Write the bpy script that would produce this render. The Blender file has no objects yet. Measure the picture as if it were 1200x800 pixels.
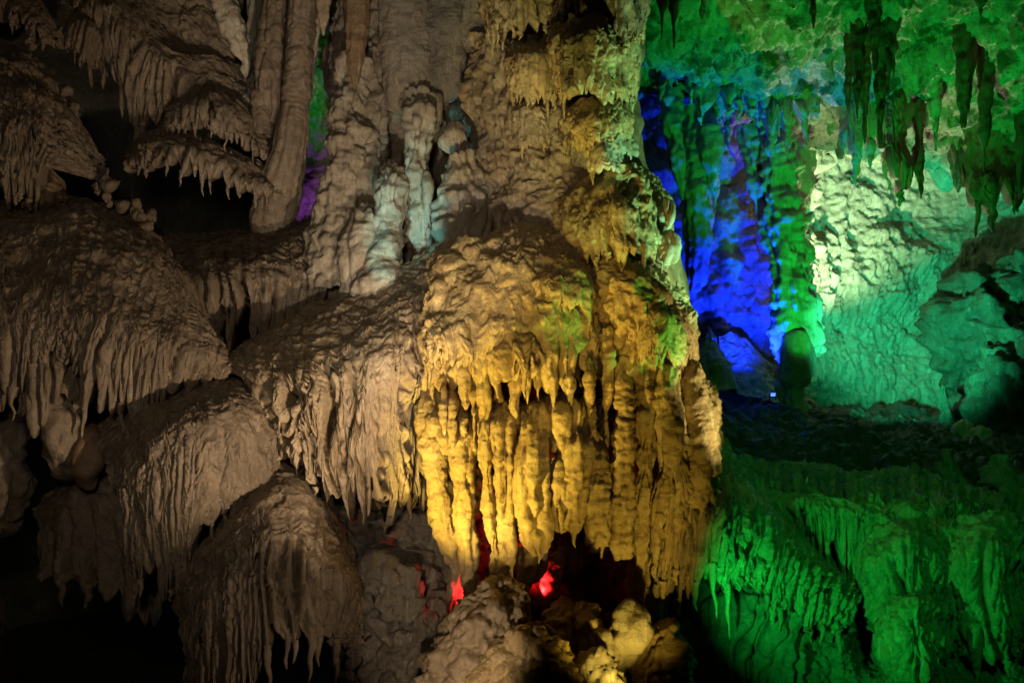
import bpy, math, random, zlib
import numpy as np
from mathutils import Vector

# ------------------------------------------------------------------ camera, world, lamps, exposure
SC = bpy.context.scene
F = 1154.0            # focal length in photograph pixels (1200 wide, about 55 degrees)
CZ = 3.2              # camera height above the low cave floor

def at(px, py, D):
    return Vector(((px - 600.0) / F * D, D, CZ - (py - 400.0) / F * D))

cam_d = bpy.data.cameras.new('camera'); cam = bpy.data.objects.new('camera', cam_d)
SC.collection.objects.link(cam); SC.camera = cam
cam.location = (0, 0, CZ); cam.rotation_euler = (math.radians(90), 0, 0)
cam_d.sensor_width = 36.0; cam_d.lens = 36.0 * F / 1200.0
cam_d.clip_start = 0.05; cam_d.clip_end = 300.0

w = bpy.data.worlds.new('World'); SC.world = w; w.use_nodes = True
bgn = w.node_tree.nodes['Background']
bgn.inputs['Color'].default_value = (0.9, 0.8, 0.65, 1); bgn.inputs['Strength'].default_value = 0.0

vs = SC.view_settings
vs.view_transform = 'Standard'; vs.look = 'None'; vs.exposure = 0.0; vs.gamma = 1.0
vs.use_curve_mapping = False
cy = SC.cycles
cy.use_adaptive_sampling = False; cy.use_denoising = True
cy.max_bounces = 4; cy.diffuse_bounces = 2; cy.glossy_bounces = 1; cy.sample_clamp_indirect = 1.0

def lamp(name, loc, target, col, watts, angle=70, blend=0.6, size=0.08):
    d = bpy.data.lights.new(name, 'SPOT'); d.energy = watts; d.color = col
    d.spot_size = math.radians(angle); d.spot_blend = blend; d.shadow_soft_size = size
    o = bpy.data.objects.new(name, d); SC.collection.objects.link(o)
    o.location = loc
    o.rotation_euler = (Vector(target) - Vector(loc)).to_track_quat('-Z', 'Y').to_euler()
    return o

WARM = (1.0, 0.76, 0.49); YEL = (1.0, 0.71, 0.11); GRN = (0.01, 1.0, 0.09); TEAL = (0.03, 0.9, 0.40)
BLUE = (0.003, 0.022, 1.0); RED = (1.0, 0.015, 0.02); PURP = (0.45, 0.12, 1.0); PALE = (1.0, 0.97, 0.62)
# added soft frontal fill beside the camera, not a lamp of the cave
lamp('camera_fill_light', (-0.8, 0.6, CZ + 1.1), at(290, 330, 10.0), (1.0, 0.82, 0.60), 380, 54, 0.8, 0.35)
# cave floodlights, mostly standing low and aimed upwards, with added fill lights among them
lamp('warm_floodlight', at(600, 660, 6.4), at(600, 660, 6.4) + Vector((-0.62, 0.62, 0.40)), WARM, 570, 66, 0.6, 0.04)
lamp('warm_floodlight_shelf', at(420, 800, 7.4), at(420, 460, 9.4), WARM, 120, 52, 0.6, 0.04)
lamp('warm_fill_low', at(560, 840, 6.4), at(300, 690, 8.6), WARM, 60, 46, 0.7, 0.05)  # weak added fill that lifts the lowest mound out of the dark
lamp('warm_fill_base', at(470, 850, 6.8), at(540, 740, 9.0), WARM, 80, 56, 0.6, 0.05)  # added warm fill for the rocks under the column
lamp('warm_floodlight_mid', at(450, 720, 5.0), at(440, 150, 11.2), (1.0, 0.86, 0.66), 560, 42, 0.6, 0.05)
lamp('yellow_floodlight', at(540, 780, 5.4), at(645, 300, 10.0), YEL, 320, 34, 0.5, 0.05)
lamp('yellow_floodlight_near', at(400, 770, 7.8), at(600, 480, 9.6), YEL, 560, 56, 0.7, 0.05)
lamp('yellow_floodlight_low', at(790, 900, 7.2), at(690, 570, 9.6), YEL, 130, 58, 0.7, 0.05)
lamp('olive_fill_tower', at(700, 790, 6.2), at(680, 60, 10.2), (0.9, 1.0, 0.28), 420, 28, 0.8, 0.05)  # added yellow-green light to brighten the upper tower
lamp('green_floodlight_shelf', at(825, 780, 8.0), at(1060, 600, 10.8), GRN, 250, 78, 0.8, 0.03)
lamp('green_fill_shelf_lip', (2.6, 5.2, CZ + 0.5), at(1040, 590, 11.0), (0.02, 1.0, 0.11), 230, 46, 0.8, 0.04)  # added green fill in mid-air, lights the top of the shelf lip
lamp('green_floodlight_bulge', at(985, 520, 8.6), at(665, 335, 9.3), (0.16, 1.0, 0.10), 170, 30, 0.6, 0.04)
lamp('green_floodlight_column', at(1100, 540, 9.2), at(770, 200, 10.3), (0.35, 1.0, 0.45), 1100, 40, 0.6, 0.05)
lamp('pale_floodlight_column', at(1120, 640, 8.4), at(790, 430, 9.9), (1.0, 0.86, 0.36), 480, 33, 0.6, 0.05)
lamp('red_lamp', at(632, 696, 9.75), at(640, 630, 10.2), RED, 26, 130, 0.8, 0.03)
lamp('red_lamp_side', at(560, 704, 9.5), at(538, 690, 9.7), RED, 26, 100, 0.8, 0.03)
lamp('purple_lamp', at(352, 275, 13.4), at(362, 200, 14.4), PURP, 16, 120, 0.8, 0.04)
lamp('green_lamp_gap', at(345, 110, 13.4), at(372, 120, 14.4), GRN, 6, 110, 0.8, 0.04)
lamp('violet_lamp_gap', at(378, 215, 12.9), at(352, 110, 12.1), (0.2, 0.15, 1.0), 22, 60, 0.8, 0.04)
lamp('teal_lamp', at(380, 420, 8.6), at(490, 235, 11.2), (0.2, 0.95, 0.95), 190, 24, 0.8, 0.04)
lamp('green_floodlight_ceiling', at(1000, 490, 13.2), at(985, 20, 15.6), GRN, 850, 84, 0.8, 0.08)
lamp('pale_floodlight_ceiling', at(1010, 440, 19.2), at(990, 60, 15.6), (1.0, 0.95, 0.66), 900, 70, 0.9, 0.06)
lamp('green_floodlight_back', at(985, 480, 14.2), at(930, 320, 17.5), GRN, 420, 30, 0.7, 0.08)
lamp('teal_floodlight_back', at(1005, 478, 14.0), at(1115, 285, 21.5), TEAL, 3600, 62, 0.9, 0.08)
lamp('white_floodlight_back', at(966, 420, 17.6), at(990, 215, 21.6), (0.80, 1.0, 0.55), 2900, 54, 1.0, 0.06)

# ------------------------------------------------------------------ numpy noise
_T = np.random.RandomState(7).rand(65536)
def _h(ix, iy, iz, s):
    return _T[((ix * 73856093) ^ (iy * 19349663) ^ (iz * 83492791) ^ (s * 2654435)) & 65535]
def vn(x, y, z, s=0):
    """value noise 0..1"""
    fx = np.floor(x); fy = np.floor(y); fz = np.floor(z)
    ix = fx.astype(np.int64); iy = fy.astype(np.int64); iz = fz.astype(np.int64)
    x = x - fx; y = y - fy; z = z - fz
    x = x * x * x * (x * (x * 6 - 15) + 10); y = y * y * y * (y * (y * 6 - 15) + 10); z = z * z * z * (z * (z * 6 - 15) + 10)
    a = _h(ix, iy, iz, s) * (1 - x) + _h(ix + 1, iy, iz, s) * x
    b = _h(ix, iy + 1, iz, s) * (1 - x) + _h(ix + 1, iy + 1, iz, s) * x
    c = _h(ix, iy, iz + 1, s) * (1 - x) + _h(ix + 1, iy, iz + 1, s) * x
    d = _h(ix, iy + 1, iz + 1, s) * (1 - x) + _h(ix + 1, iy + 1, iz + 1, s) * x
    return (a * (1 - y) + b * y) * (1 - z) + (c * (1 - y) + d * y) * z
def vn2(x, y, s=0):
    fx = np.floor(x); fy = np.floor(y)
    ix = fx.astype(np.int64); iy = fy.astype(np.int64)
    x = x - fx; y = y - fy
    x = x * x * x * (x * (x * 6 - 15) + 10); y = y * y * y * (y * (y * 6 - 15) + 10)
    z = 0 * ix
    a = _h(ix, iy, z, s) * (1 - x) + _h(ix + 1, iy, z, s) * x
    b = _h(ix, iy + 1, z, s) * (1 - x) + _h(ix + 1, iy + 1, z, s) * x
    return a * (1 - y) + b * y
def fbm3(P, sc, s=0, o=3):
    r = 0.0; a = 1.0; t = 0.0
    for k in range(o):
        q = P * (sc * 2 ** k) + 31.7 * k
        r = r + a * vn(q[..., 0], q[..., 1], q[..., 2], s + k); t += a; a *= 0.5
    return r / t
def worley(x, y, s=0):
    fx = np.floor(x); fy = np.floor(y)
    ix = fx.astype(np.int64); iy = fy.astype(np.int64)
    f1 = np.full(x.shape, 9.0); cid = np.zeros(x.shape)
    for i in (-1, 0, 1):
        for j in (-1, 0, 1):
            jx = ix + i; jy = iy + j
            d = (jx + 0.1 + 0.8 * _h(jx, jy, 0 * jx, s) - x) ** 2 + (jy + 0.1 + 0.8 * _h(jx, jy, 0 * jx + 1, s) - y) ** 2
            m = d < f1
            f1 = np.where(m, d, f1); cid = np.where(m, _h(jx, jy, 0 * jx + 2, s), cid)
    return f1, cid
def sm(a, b, x):
    t = np.clip((x - a) / (b - a + 1e-9), 0, 1); return t * t * (3 - 2 * t)

# ------------------------------------------------------------------ surfaces
def cr(c, t):
    """Catmull-Rom through c (n, ...) at parameters t (0..n-1)"""
    c = np.asarray(c, float); n = len(c)
    if n == 2:
        i = np.zeros(len(t), int); f = t
        f = f.reshape((-1,) + (1,) * (c.ndim - 1)); return c[0] * (1 - f) + c[1] * f
    i = np.clip(np.floor(t).astype(int), 0, n - 2); f = t - i
    f = f.reshape((-1,) + (1,) * (c.ndim - 1))
    p1 = c[i]; p2 = c[i + 1]
    p0 = np.where((i > 0).reshape(f.shape), c[np.maximum(i - 1, 0)], 2 * p1 - p2)
    p3 = np.where((i < n - 2).reshape(f.shape), c[np.minimum(i + 2, n - 1)], 2 * p2 - p1)
    return 0.5 * (2 * p1 + (p2 - p0) * f + (2 * p0 - 5 * p1 + 4 * p2 - p3) * f ** 2 + (3 * p1 - p0 - 3 * p2 + p3) * f ** 3)

def W(p):
    v = at(*p); return (v.x, v.y, v.z)

def grid_normals(G, wrap=False):
    if wrap:
        du = np.roll(G, -1, 1) - np.roll(G, 1, 1)
    else:
        du = np.gradient(G, axis=1)
    dv = np.gradient(G, axis=0)
    N = np.cross(dv, du)
    N /= (np.linalg.norm(N, axis=2, keepdims=True) + 1e-12)
    return N

def rib_cells(width, total, seed, var=0.5):
    rs = np.random.RandomState(seed)
    n = max(2, int(total / width) + 3)
    wd = width * (1 - var + 2 * var * rs.rand(n))
    c = np.cumsum(wd) - width * 1.5
    mid = (c[1:] + c[:-1]) / 2
    return c, mid, rs

def rib_eval(x, c, mid):
    i = np.searchsorted(mid, x)
    i = np.clip(i, 1, len(c) - 2)
    d = x - c[i]
    hw = np.where(d < 0, c[i] - mid[i - 1], mid[np.minimum(i, len(mid) - 1)] - c[i])
    return i, np.clip(d / (hw + 1e-9), -1, 1), hw

def relief(G, N, su, sv, V, rowp, spec, seed):
    """displacement along the normal: flutes, wrinkles, knobs, lumps"""
    D = np.zeros(su.shape)
    tipinfo = None
    if 'lump' in spec:
        for k, (a, s) in enumerate(spec['lump']):
            D += a * (2 * fbm3(G, 1.0 / s, seed + 11 * k, 3) - 1)
    rm = np.zeros(su.shape)
    if 'ribs' in spec:
        for k, r in enumerate(spec['ribs']):
            wd = r['w']; sd = seed + 101 * (k + 1)
            c, mid, rs = rib_cells(wd, su.max() + 2 * wd, sd, r.get('var', 0.72))
            wa = r.get('wander', 0.6) * wd
            x = su + wa * 2 * (vn2(su / (wd * 3), sv / (wd * 6), sd) - 0.5) + wa * (vn2(su / wd, sv / (wd * 2.2), sd + 1) - 0.5)
            x = x + r.get('slant', 0.0) * sv + r.get('fan', 0.0) * (su - su.max() * 0.5) * V
            i, d, hw = rib_eval(x, c, mid)
            st = r.get('start', 0.0) + r.get('svar', 0.3) * (2 * rs.rand(len(c)) - 1)[i]
            en = r.get('end', 99.0)
            m = sm(st - r.get('soft', 0.35) * 0.5, st + r.get('soft', 0.35), rowp)
            m = m if r.get('even') else m * (0.2 + 0.8 * sm(0.28, 0.46, vn2(su / (wd * 6) + 3.1, sv / (wd * 14), sd + 9)))
            if en < 90: m = m * (1 - sm(en - 0.3, en + 0.3, rowp))
            hr = (0.4 + 1.15 * rs.rand(len(c)))[i]
            prof = np.sqrt(np.maximum(0.0, 1 - (d * 0.985) ** 2))
            D += 1.4 * r.get('amp', 0.9) * hw * hr * (prof - 0.72) * m
            bnd = i + (d > 0)
            nrnd = np.concatenate([rs.rand(len(c)), rs.rand(2)])[bnd] ** 1.6
            D -= r.get('notch', 1.5) * r.get('amp', 0.9) * hw * nrnd * sm(0.55, 1.0, np.abs(d)) * m
            if r.get('bead', 0) > 0:
                bl = wd * r.get('beadlen', 1.6)
                ph = sv / bl + 7.3 * rs.rand(len(c))[i] + 1.2 * vn2(su / wd, sv / bl, sd + 5)
                D += r['bead'] * hw * (np.abs(np.sin(np.pi * ph)) ** 0.6 - 0.6) * m * (1 - 0.5 * d * d)
            rm = np.maximum(rm, m)
            if k == 0: tipinfo = (c, mid, rs, i, d)
    if 'pop' in spec:
        for k, p in enumerate(spec['pop']):
            a, s = p[0], p[1]; asp = p[2] if len(p) > 2 else 1.0
            wx = su / s + 0.8 * (vn2(su / s * .7, sv / s * .7, seed + 5) - .5); wy = sv / (s * asp) + 0.8 * (vn2(su / s * .7 + 9, sv / s * .7, seed + 6) - .5)
            f1, cid = worley(wx, wy, seed + 40 + k)
            m = 1.0
            if len(p) > 3: m = sm(p[3][0], p[3][1], rowp) * (1 - sm(p[3][2], p[3][3], rowp))
            D += a * m * (np.sqrt(np.maximum(0, 1 - 1.15 * f1)) - 0.6) * (0.5 + cid)
    if 'wrinkle' in spec:
        for k, p in enumerate(spec['wrinkle']):
            a, s = p[0], p[1]; asp = p[2] if len(p) > 2 else 3.0
            q = 1.6 * (vn2(su / (s * asp * 1.5), sv / (s * asp * 1.5), seed + 60 + k) - .5)
            n = vn2(su / (s * asp) + q, sv / s + 3 * q, seed + 70 + k)
            rd = 1 - np.abs(2 * n - 1)
            D += 1.7 * a * (rd ** 1.5 - 0.4) * (1 - 0.5 * rm)
    if 'crag' in spec:
        for k, (a, sc) in enumerate(spec['crag']):
            n = fbm3(G, 1.0 / sc, seed + 130 + 7 * k, 4)
            D += a * (np.abs(2 * n - 1) ** 0.7 * 1.6 - 0.5)
    if 'grit' in spec:
        a, s = spec['grit']
        D += a * (2 * fbm3(G, 1.0 / s, seed + 90, 2) - 1)
    return D, tipinfo

class Geo: pass

def sheet(rows, cell=0.014, hem=0.0, hemrow=None, back=0.25, seed=1, world=False, **spec):
    cell = cell * 1.4
    R = [np.array(r if world else [W(p) for p in r], float) for r in rows]
    m = len(R)
    du = np.linspace(0, 1, 81)
    dense = np.array([cr(r, du * (len(r) - 1)) for r in R])          # m,81,3
    seg = np.linalg.norm(np.diff(dense, axis=1), axis=2).mean(0)
    cum = np.concatenate([[0], np.cumsum(seg)]); Lu = cum[-1]
    nu = max(8, int(Lu / cell))
    tu = np.interp(np.linspace(0, Lu, nu), cum, du)
    C = np.array([cr(r, tu * (len(r) - 1)) for r in R])              # m,nu,3
    dv = np.linspace(0, m - 1, 8 * (m - 1) + 1)
    dd = cr(C, dv)
    segv = np.linalg.norm(np.diff(dd, axis=0), axis=2).mean(1)
    cumv = np.concatenate([[0], np.cumsum(segv)]); Lv = cumv[-1]
    nv = max(6, int(Lv / cell))
    rowp1 = np.interp(np.linspace(0, Lv, nv), cumv, dv)
    G = cr(C, rowp1)                                                   # nv,nu,3
    su1 = np.linspace(0, Lu, nu); sv1 = np.linspace(0, Lv, nv)
    su, sv = np.meshgrid(su1, sv1); V = sv / Lv
    rowp = np.repeat(rowp1[:, None], nu, 1)
    tips = []
    if hem > 0 and 'ribs' in spec:
        r0 = spec['ribs'][0]; wd = r0['w']; sd = seed + 101
        c, mid, rs = rib_cells(wd, su.max() + 2 * wd, sd, r0.get('var', 0.72))
        wa = r0.get('wander', 0.6) * wd
        x = su1 + wa * 2 * (vn2(su1 / (wd * 3), 0 * su1 + Lv / (wd * 6), sd) - 0.5) + wa * (vn2(su1 / wd, 0 * su1 + Lv / (wd * 2.2), sd + 1) - 0.5)
        x = x + r0.get('slant', 0.0) * Lv + r0.get('fan', 0.0) * (su1 - su1.max() * 0.5)
        i, d, hw = rib_eval(x, c, mid)
        rr = np.random.RandomState(seed + 3).rand(len(c))
        sl = vn2(su1 / (wd * 5), 0 * su1, seed + 77)
        a = hem * (0.45 * rr[i] + 0.3 * sl + 0.45 * np.abs(d) ** 1.6)
        L = 1 - np.clip(a, 0, 0.9)
        fi = np.clip(V * L[None, :] * (nv - 1), 0, nv - 1.001)
        i0 = fi.astype(int); f = (fi - i0)[..., None]
        cols = np.arange(nu)[None, :].repeat(nv, 0)
        G = G[i0, cols] * (1 - f) + G[np.minimum(i0 + 1, nv - 1), cols] * f
        sv = V * L[None, :] * Lv
        rowp = np.interp(sv, sv1, rowp1)
        ui = np.unique(i)
        for q in ui[1:-1]:
            k = np.where(i == q)[0]
            j = k[np.argmin(np.abs(d[k]))]
            tips.append((j, hw[j]))
    N = grid_normals(G)
    Dp, ti = relief(G, N, su, sv, V, rowp, spec, seed)
    if hem > 0:
        Dp *= 1 - 0.35 * sm(0.93, 1.0, V)
    P = G + N * Dp[..., None]
    tp = [(P[-1, j].copy(), h) for j, h in tips]
    if back > 0:
        last = P[-1]; ext = []
        for k, (yb, zb) in enumerate(((0.12, -0.01), (0.4, 0.02), (0.8, 0.12), (1.0, 0.35), (1.1, 0.8))):
            e = last.copy(); e[:, 1] += back * yb; e[:, 2] += back * zb
            ext.append(e)
        P = np.concatenate([P, np.array(ext)], 0)
    g = Geo(); g.P = P; g.wrap = False; g.tips = tp
    return g

def tube(path, cell=0.014, flat=1.0, seed=1, nmin=14, rings=0.0, ringlen=0.12, world=False, arc=None, **spec):
    """path: (px, py, D, radius in px) from top to bottom"""
    cell = cell * 1.4
    A = []
    for p in path:
        if world: A.append(p)
        else:
            v = at(p[0], p[1], p[2]); A.append((v.x, v.y, v.z, p[3] / F * p[2]))
    A = np.array(A, float); m = len(A)
    dv = np.linspace(0, m - 1, 16 * (m - 1) + 1)
    dd = cr(A, dv); dd[:, 3] = np.maximum(dd[:, 3], 0)
    seg = np.sqrt((np.diff(dd, axis=0) ** 2).sum(1))
    cum = np.concatenate([[0], np.cumsum(seg)]); Lv = cum[-1]
    nv = max(8, int(Lv / cell)); rm = max(dd[:, 3].mean(), 0.005)
    nu = max(nmin, int(2 * math.pi * rm / cell))
    t = np.interp(np.linspace(0, Lv, nv), cum, dv)
    Q = cr(A, t); Q[:, 3] = np.maximum(Q[:, 3], 0.0005)
    th = np.linspace(0, 2 * math.pi, nu, endpoint=False)
    tang = np.gradient(Q[:, :3], axis=0); tang /= np.linalg.norm(tang, axis=1, keepdims=True) + 1e-9
    ex = np.cross(tang, np.array([0, 1.0, 0])); nn = np.linalg.norm(ex, axis=1, keepdims=True)
    ex = np.where(nn > 0.2, ex / (nn + 1e-9), np.array([1.0, 0, 0])); ex *= np.where(ex[:, :1] < 0, -1, 1)
    ey = np.cross(ex, tang); ey *= np.where(ey[:, 1:2] < 0, -1, 1)
    r = Q[:, 3][:, None]
    G = Q[:, None, :3] + ex[:, None, :] * (np.cos(th)[None, :, None] * r[..., None]) + ey[:, None, :] * (np.sin(th)[None, :, None] * r[..., None] * flat)
    cx = np.cos(th)[None, :]; sx = np.sin(th)[None, :]
    N = ex[:, None, :] * cx[..., None] + ey[:, None, :] * sx[..., None]
    su, sv = np.meshgrid(th * rm, np.linspace(0, Lv, nv)); V = sv / Lv
    rowp = np.repeat(t[:, None], nu, 1)
    # the seam (theta 0 = +x) is blended by mirroring the angular coordinate
    sup = np.abs(((th[None, :] + math.pi / 2) % (2 * math.pi)) - math.pi) * rm + 0 * sv
    Dp, ti = relief(G, N, sup, sv, V, rowp, spec, seed)
    if rings > 0:
        ph = sv / ringlen + 1.5 * vn2(sv / (ringlen * 2), 0 * sv, seed + 3) + 0.7 * vn(np.cos(th)[None, :] * 1.5 + 0 * sv, np.sin(th)[None, :] * 1.5 + 0 * sv, sv / ringlen, seed)
        Dp += rings * rm * (np.abs(np.sin(math.pi * ph)) ** 0.5 - 0.6)
    lim = np.clip(r / (0.6 * rm + 1e-6), 0, 1)
    P = G + N * (Dp * lim)[..., None]
    g = Geo(); g.P = P; g.wrap = True; g.tips = [(P[-1].mean(0), rm)]
    return g

# ------------------------------------------------------------------ objects
def mesh_from(g, loc, name):
    P = g.P; nv, nu = P.shape[:2]
    V = (P.reshape(-1, 3) - np.array(loc)).astype(np.float32)
    a = np.arange(nv * nu).reshape(nv, nu)
    if g.wrap:
        b = np.roll(a, -1, 1); q = np.stack([a[:-1], b[:-1], b[1:], a[1:]], -1).reshape(-1, 4)
        q = q[:, ::-1]
    else:
        q = np.stack([a[:-1, :-1], a[:-1, 1:], a[1:, 1:], a[1:, :-1]], -1).reshape(-1, 4)
        q = q[:, ::-1]
    me = bpy.data.meshes.new(name)
    me.vertices.add(len(V)); me.vertices.foreach_set('co', V.ravel())
    me.loops.add(q.size); me.loops.foreach_set('vertex_index', q.ravel().astype(np.int32))
    me.polygons.add(len(q)); me.polygons.foreach_set('loop_start', np.arange(0, q.size, 4, dtype=np.int32))
    me.polygons.foreach_set('loop_total', np.full(len(q), 4, np.int32))
    me.polygons.foreach_set('use_smooth', np.ones(len(q), bool))
    me.update(calc_edges=True)
    return me

TRIS = [0]
def link(name, data, parent=None):
    o = bpy.data.objects.new(name, data); SC.collection.objects.link(o)
    if parent is not None: o.parent = parent
    return o

DRIPS = {}
def drip_mesh(k, mat):
    """unit stalactite: radius 1 at the top, length 1, hanging down from the origin"""
    key = (k, mat.name)
    if key in DRIPS: return DRIPS[key]
    rs = np.random.RandomState(500 + k)
    nv, nu = 26, 11
    v = np.linspace(0, 1, nv); th = np.linspace(0, 2 * math.pi, nu, endpoint=False)
    r = (1 - v ** (0.8 + 0.9 * rs.rand())) * 0.82 + 0.16
    r *= 1 + 0.10 * np.abs(np.sin(v * math.pi * (5 + 5 * rs.rand()) + rs.rand() * 6)) + 0.22 * np.interp(v, np.linspace(0, 1, 9), rs.rand(9) * 2 - 1)
    r[-1] = 0.02; r[-2] *= 0.6
    bx = 1.1 * np.interp(v, np.linspace(0, 1, 5), np.concatenate([[0], rs.rand(4) - .5])); by = 0.9 * np.interp(v, np.linspace(0, 1, 5), np.concatenate([[0], rs.rand(4) - .5]))
    rr = r[:, None] * (1 + 0.16 * np.sin(th[None] * 2 + rs.rand() * 6 + 2 * v[:, None]) + 0.10 * (rs.rand(nv, nu) - .5))
    P = np.stack([bx[:, None] + rr * np.cos(th), by[:, None] + rr * np.sin(th), -v[:, None] + 0 * th[None]], -1)
    g = Geo(); g.P = P; g.wrap = True
    me = mesh_from(g, (0, 0, 0), 'stalactite'); me.materials.append(mat)
    DRIPS[key] = me
    return me

def tag(o, label, cat, group=None):
    o['label'] = label; o['category'] = cat
    if group: o['group'] = group

def base_of(geos):
    lo = min(g.P[..., 2].min() for g in geos)
    x = np.mean([g.P[..., 0].mean() for g in geos]); y = np.mean([g.P[..., 1].mean() for g in geos])
    return (float(x), float(y), float(lo))

def thing(name, label, cat, parts, group=None, drips=None, kind=None):
    """parts: list of (part name, geo, material[, label]); drips: dict(prob, len, r, mat, names of source geos)"""
    geos = [p[1] for p in parts]
    loc = base_of(geos)
    single = len(parts) == 1 and not drips
    if single:
        pn, g, mat = parts[0][:3]
        me = mesh_from(g, loc, name); me.materials.append(mat)
        o = link(name, me); o.location = loc
        if kind: o['kind'] = kind
        else: tag(o, label, cat, group)
        return o
    root = link(name, None); root.location = loc; root.empty_display_size = 0.2
    tag(root, label, cat, group); PO = []
    for p in parts:
        me = mesh_from(p[1], loc, p[0]); me.materials.append(p[2])
        o = link(p[0], me, root); PO.append(o)
        if len(p) > 3: o['label'] = p[3]
    if drips:
        rs = random.Random(zlib.crc32(label.encode()))
        for p, po in zip(parts, PO):
            for (t, hw) in p[1].tips:
                if rs.random() > drips.get('prob', 0.6): continue
                L = drips['len'][0] + (drips['len'][1] - drips['len'][0]) * rs.random() ** 1.6; r = min(max(hw * drips.get('rs', 0.8), 0.012), drips.get('rmax', 0.06))
                o = link('stalactite', drip_mesh(rs.randrange(10), drips['mat']), po)
                o.location = (t[0] - loc[0], t[1] - loc[1] + r * 0.6, t[2] - loc[2] + min(0.5 * L, 0.10))
                o.rotation_euler = (rs.uniform(-.05, .05), rs.uniform(-.05, .05), rs.uniform(0, 6.28))
                o.scale = (r, r, L + min(0.5 * L, 0.10))
    return root

def arc(x0, x1, y, Df, Db, n=9, sweep=100):
    """points of a half-round front: y may be a number or a list spread over the width"""
    ys = y if isinstance(y, (list, tuple)) else [y, y]
    xc = (x0 + x1) / 2; hw = (x1 - x0) / 2; out = []
    for k in range(n):
        a = math.radians(-sweep + 2 * sweep * k / (n - 1))
        t = k / (n - 1)
        yy = float(np.interp(t, np.linspace(0, 1, len(ys)), ys))
        out.append((xc + hw * math.sin(a), yy, Db - (Db - Df) * math.cos(a)))
    return out

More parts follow.
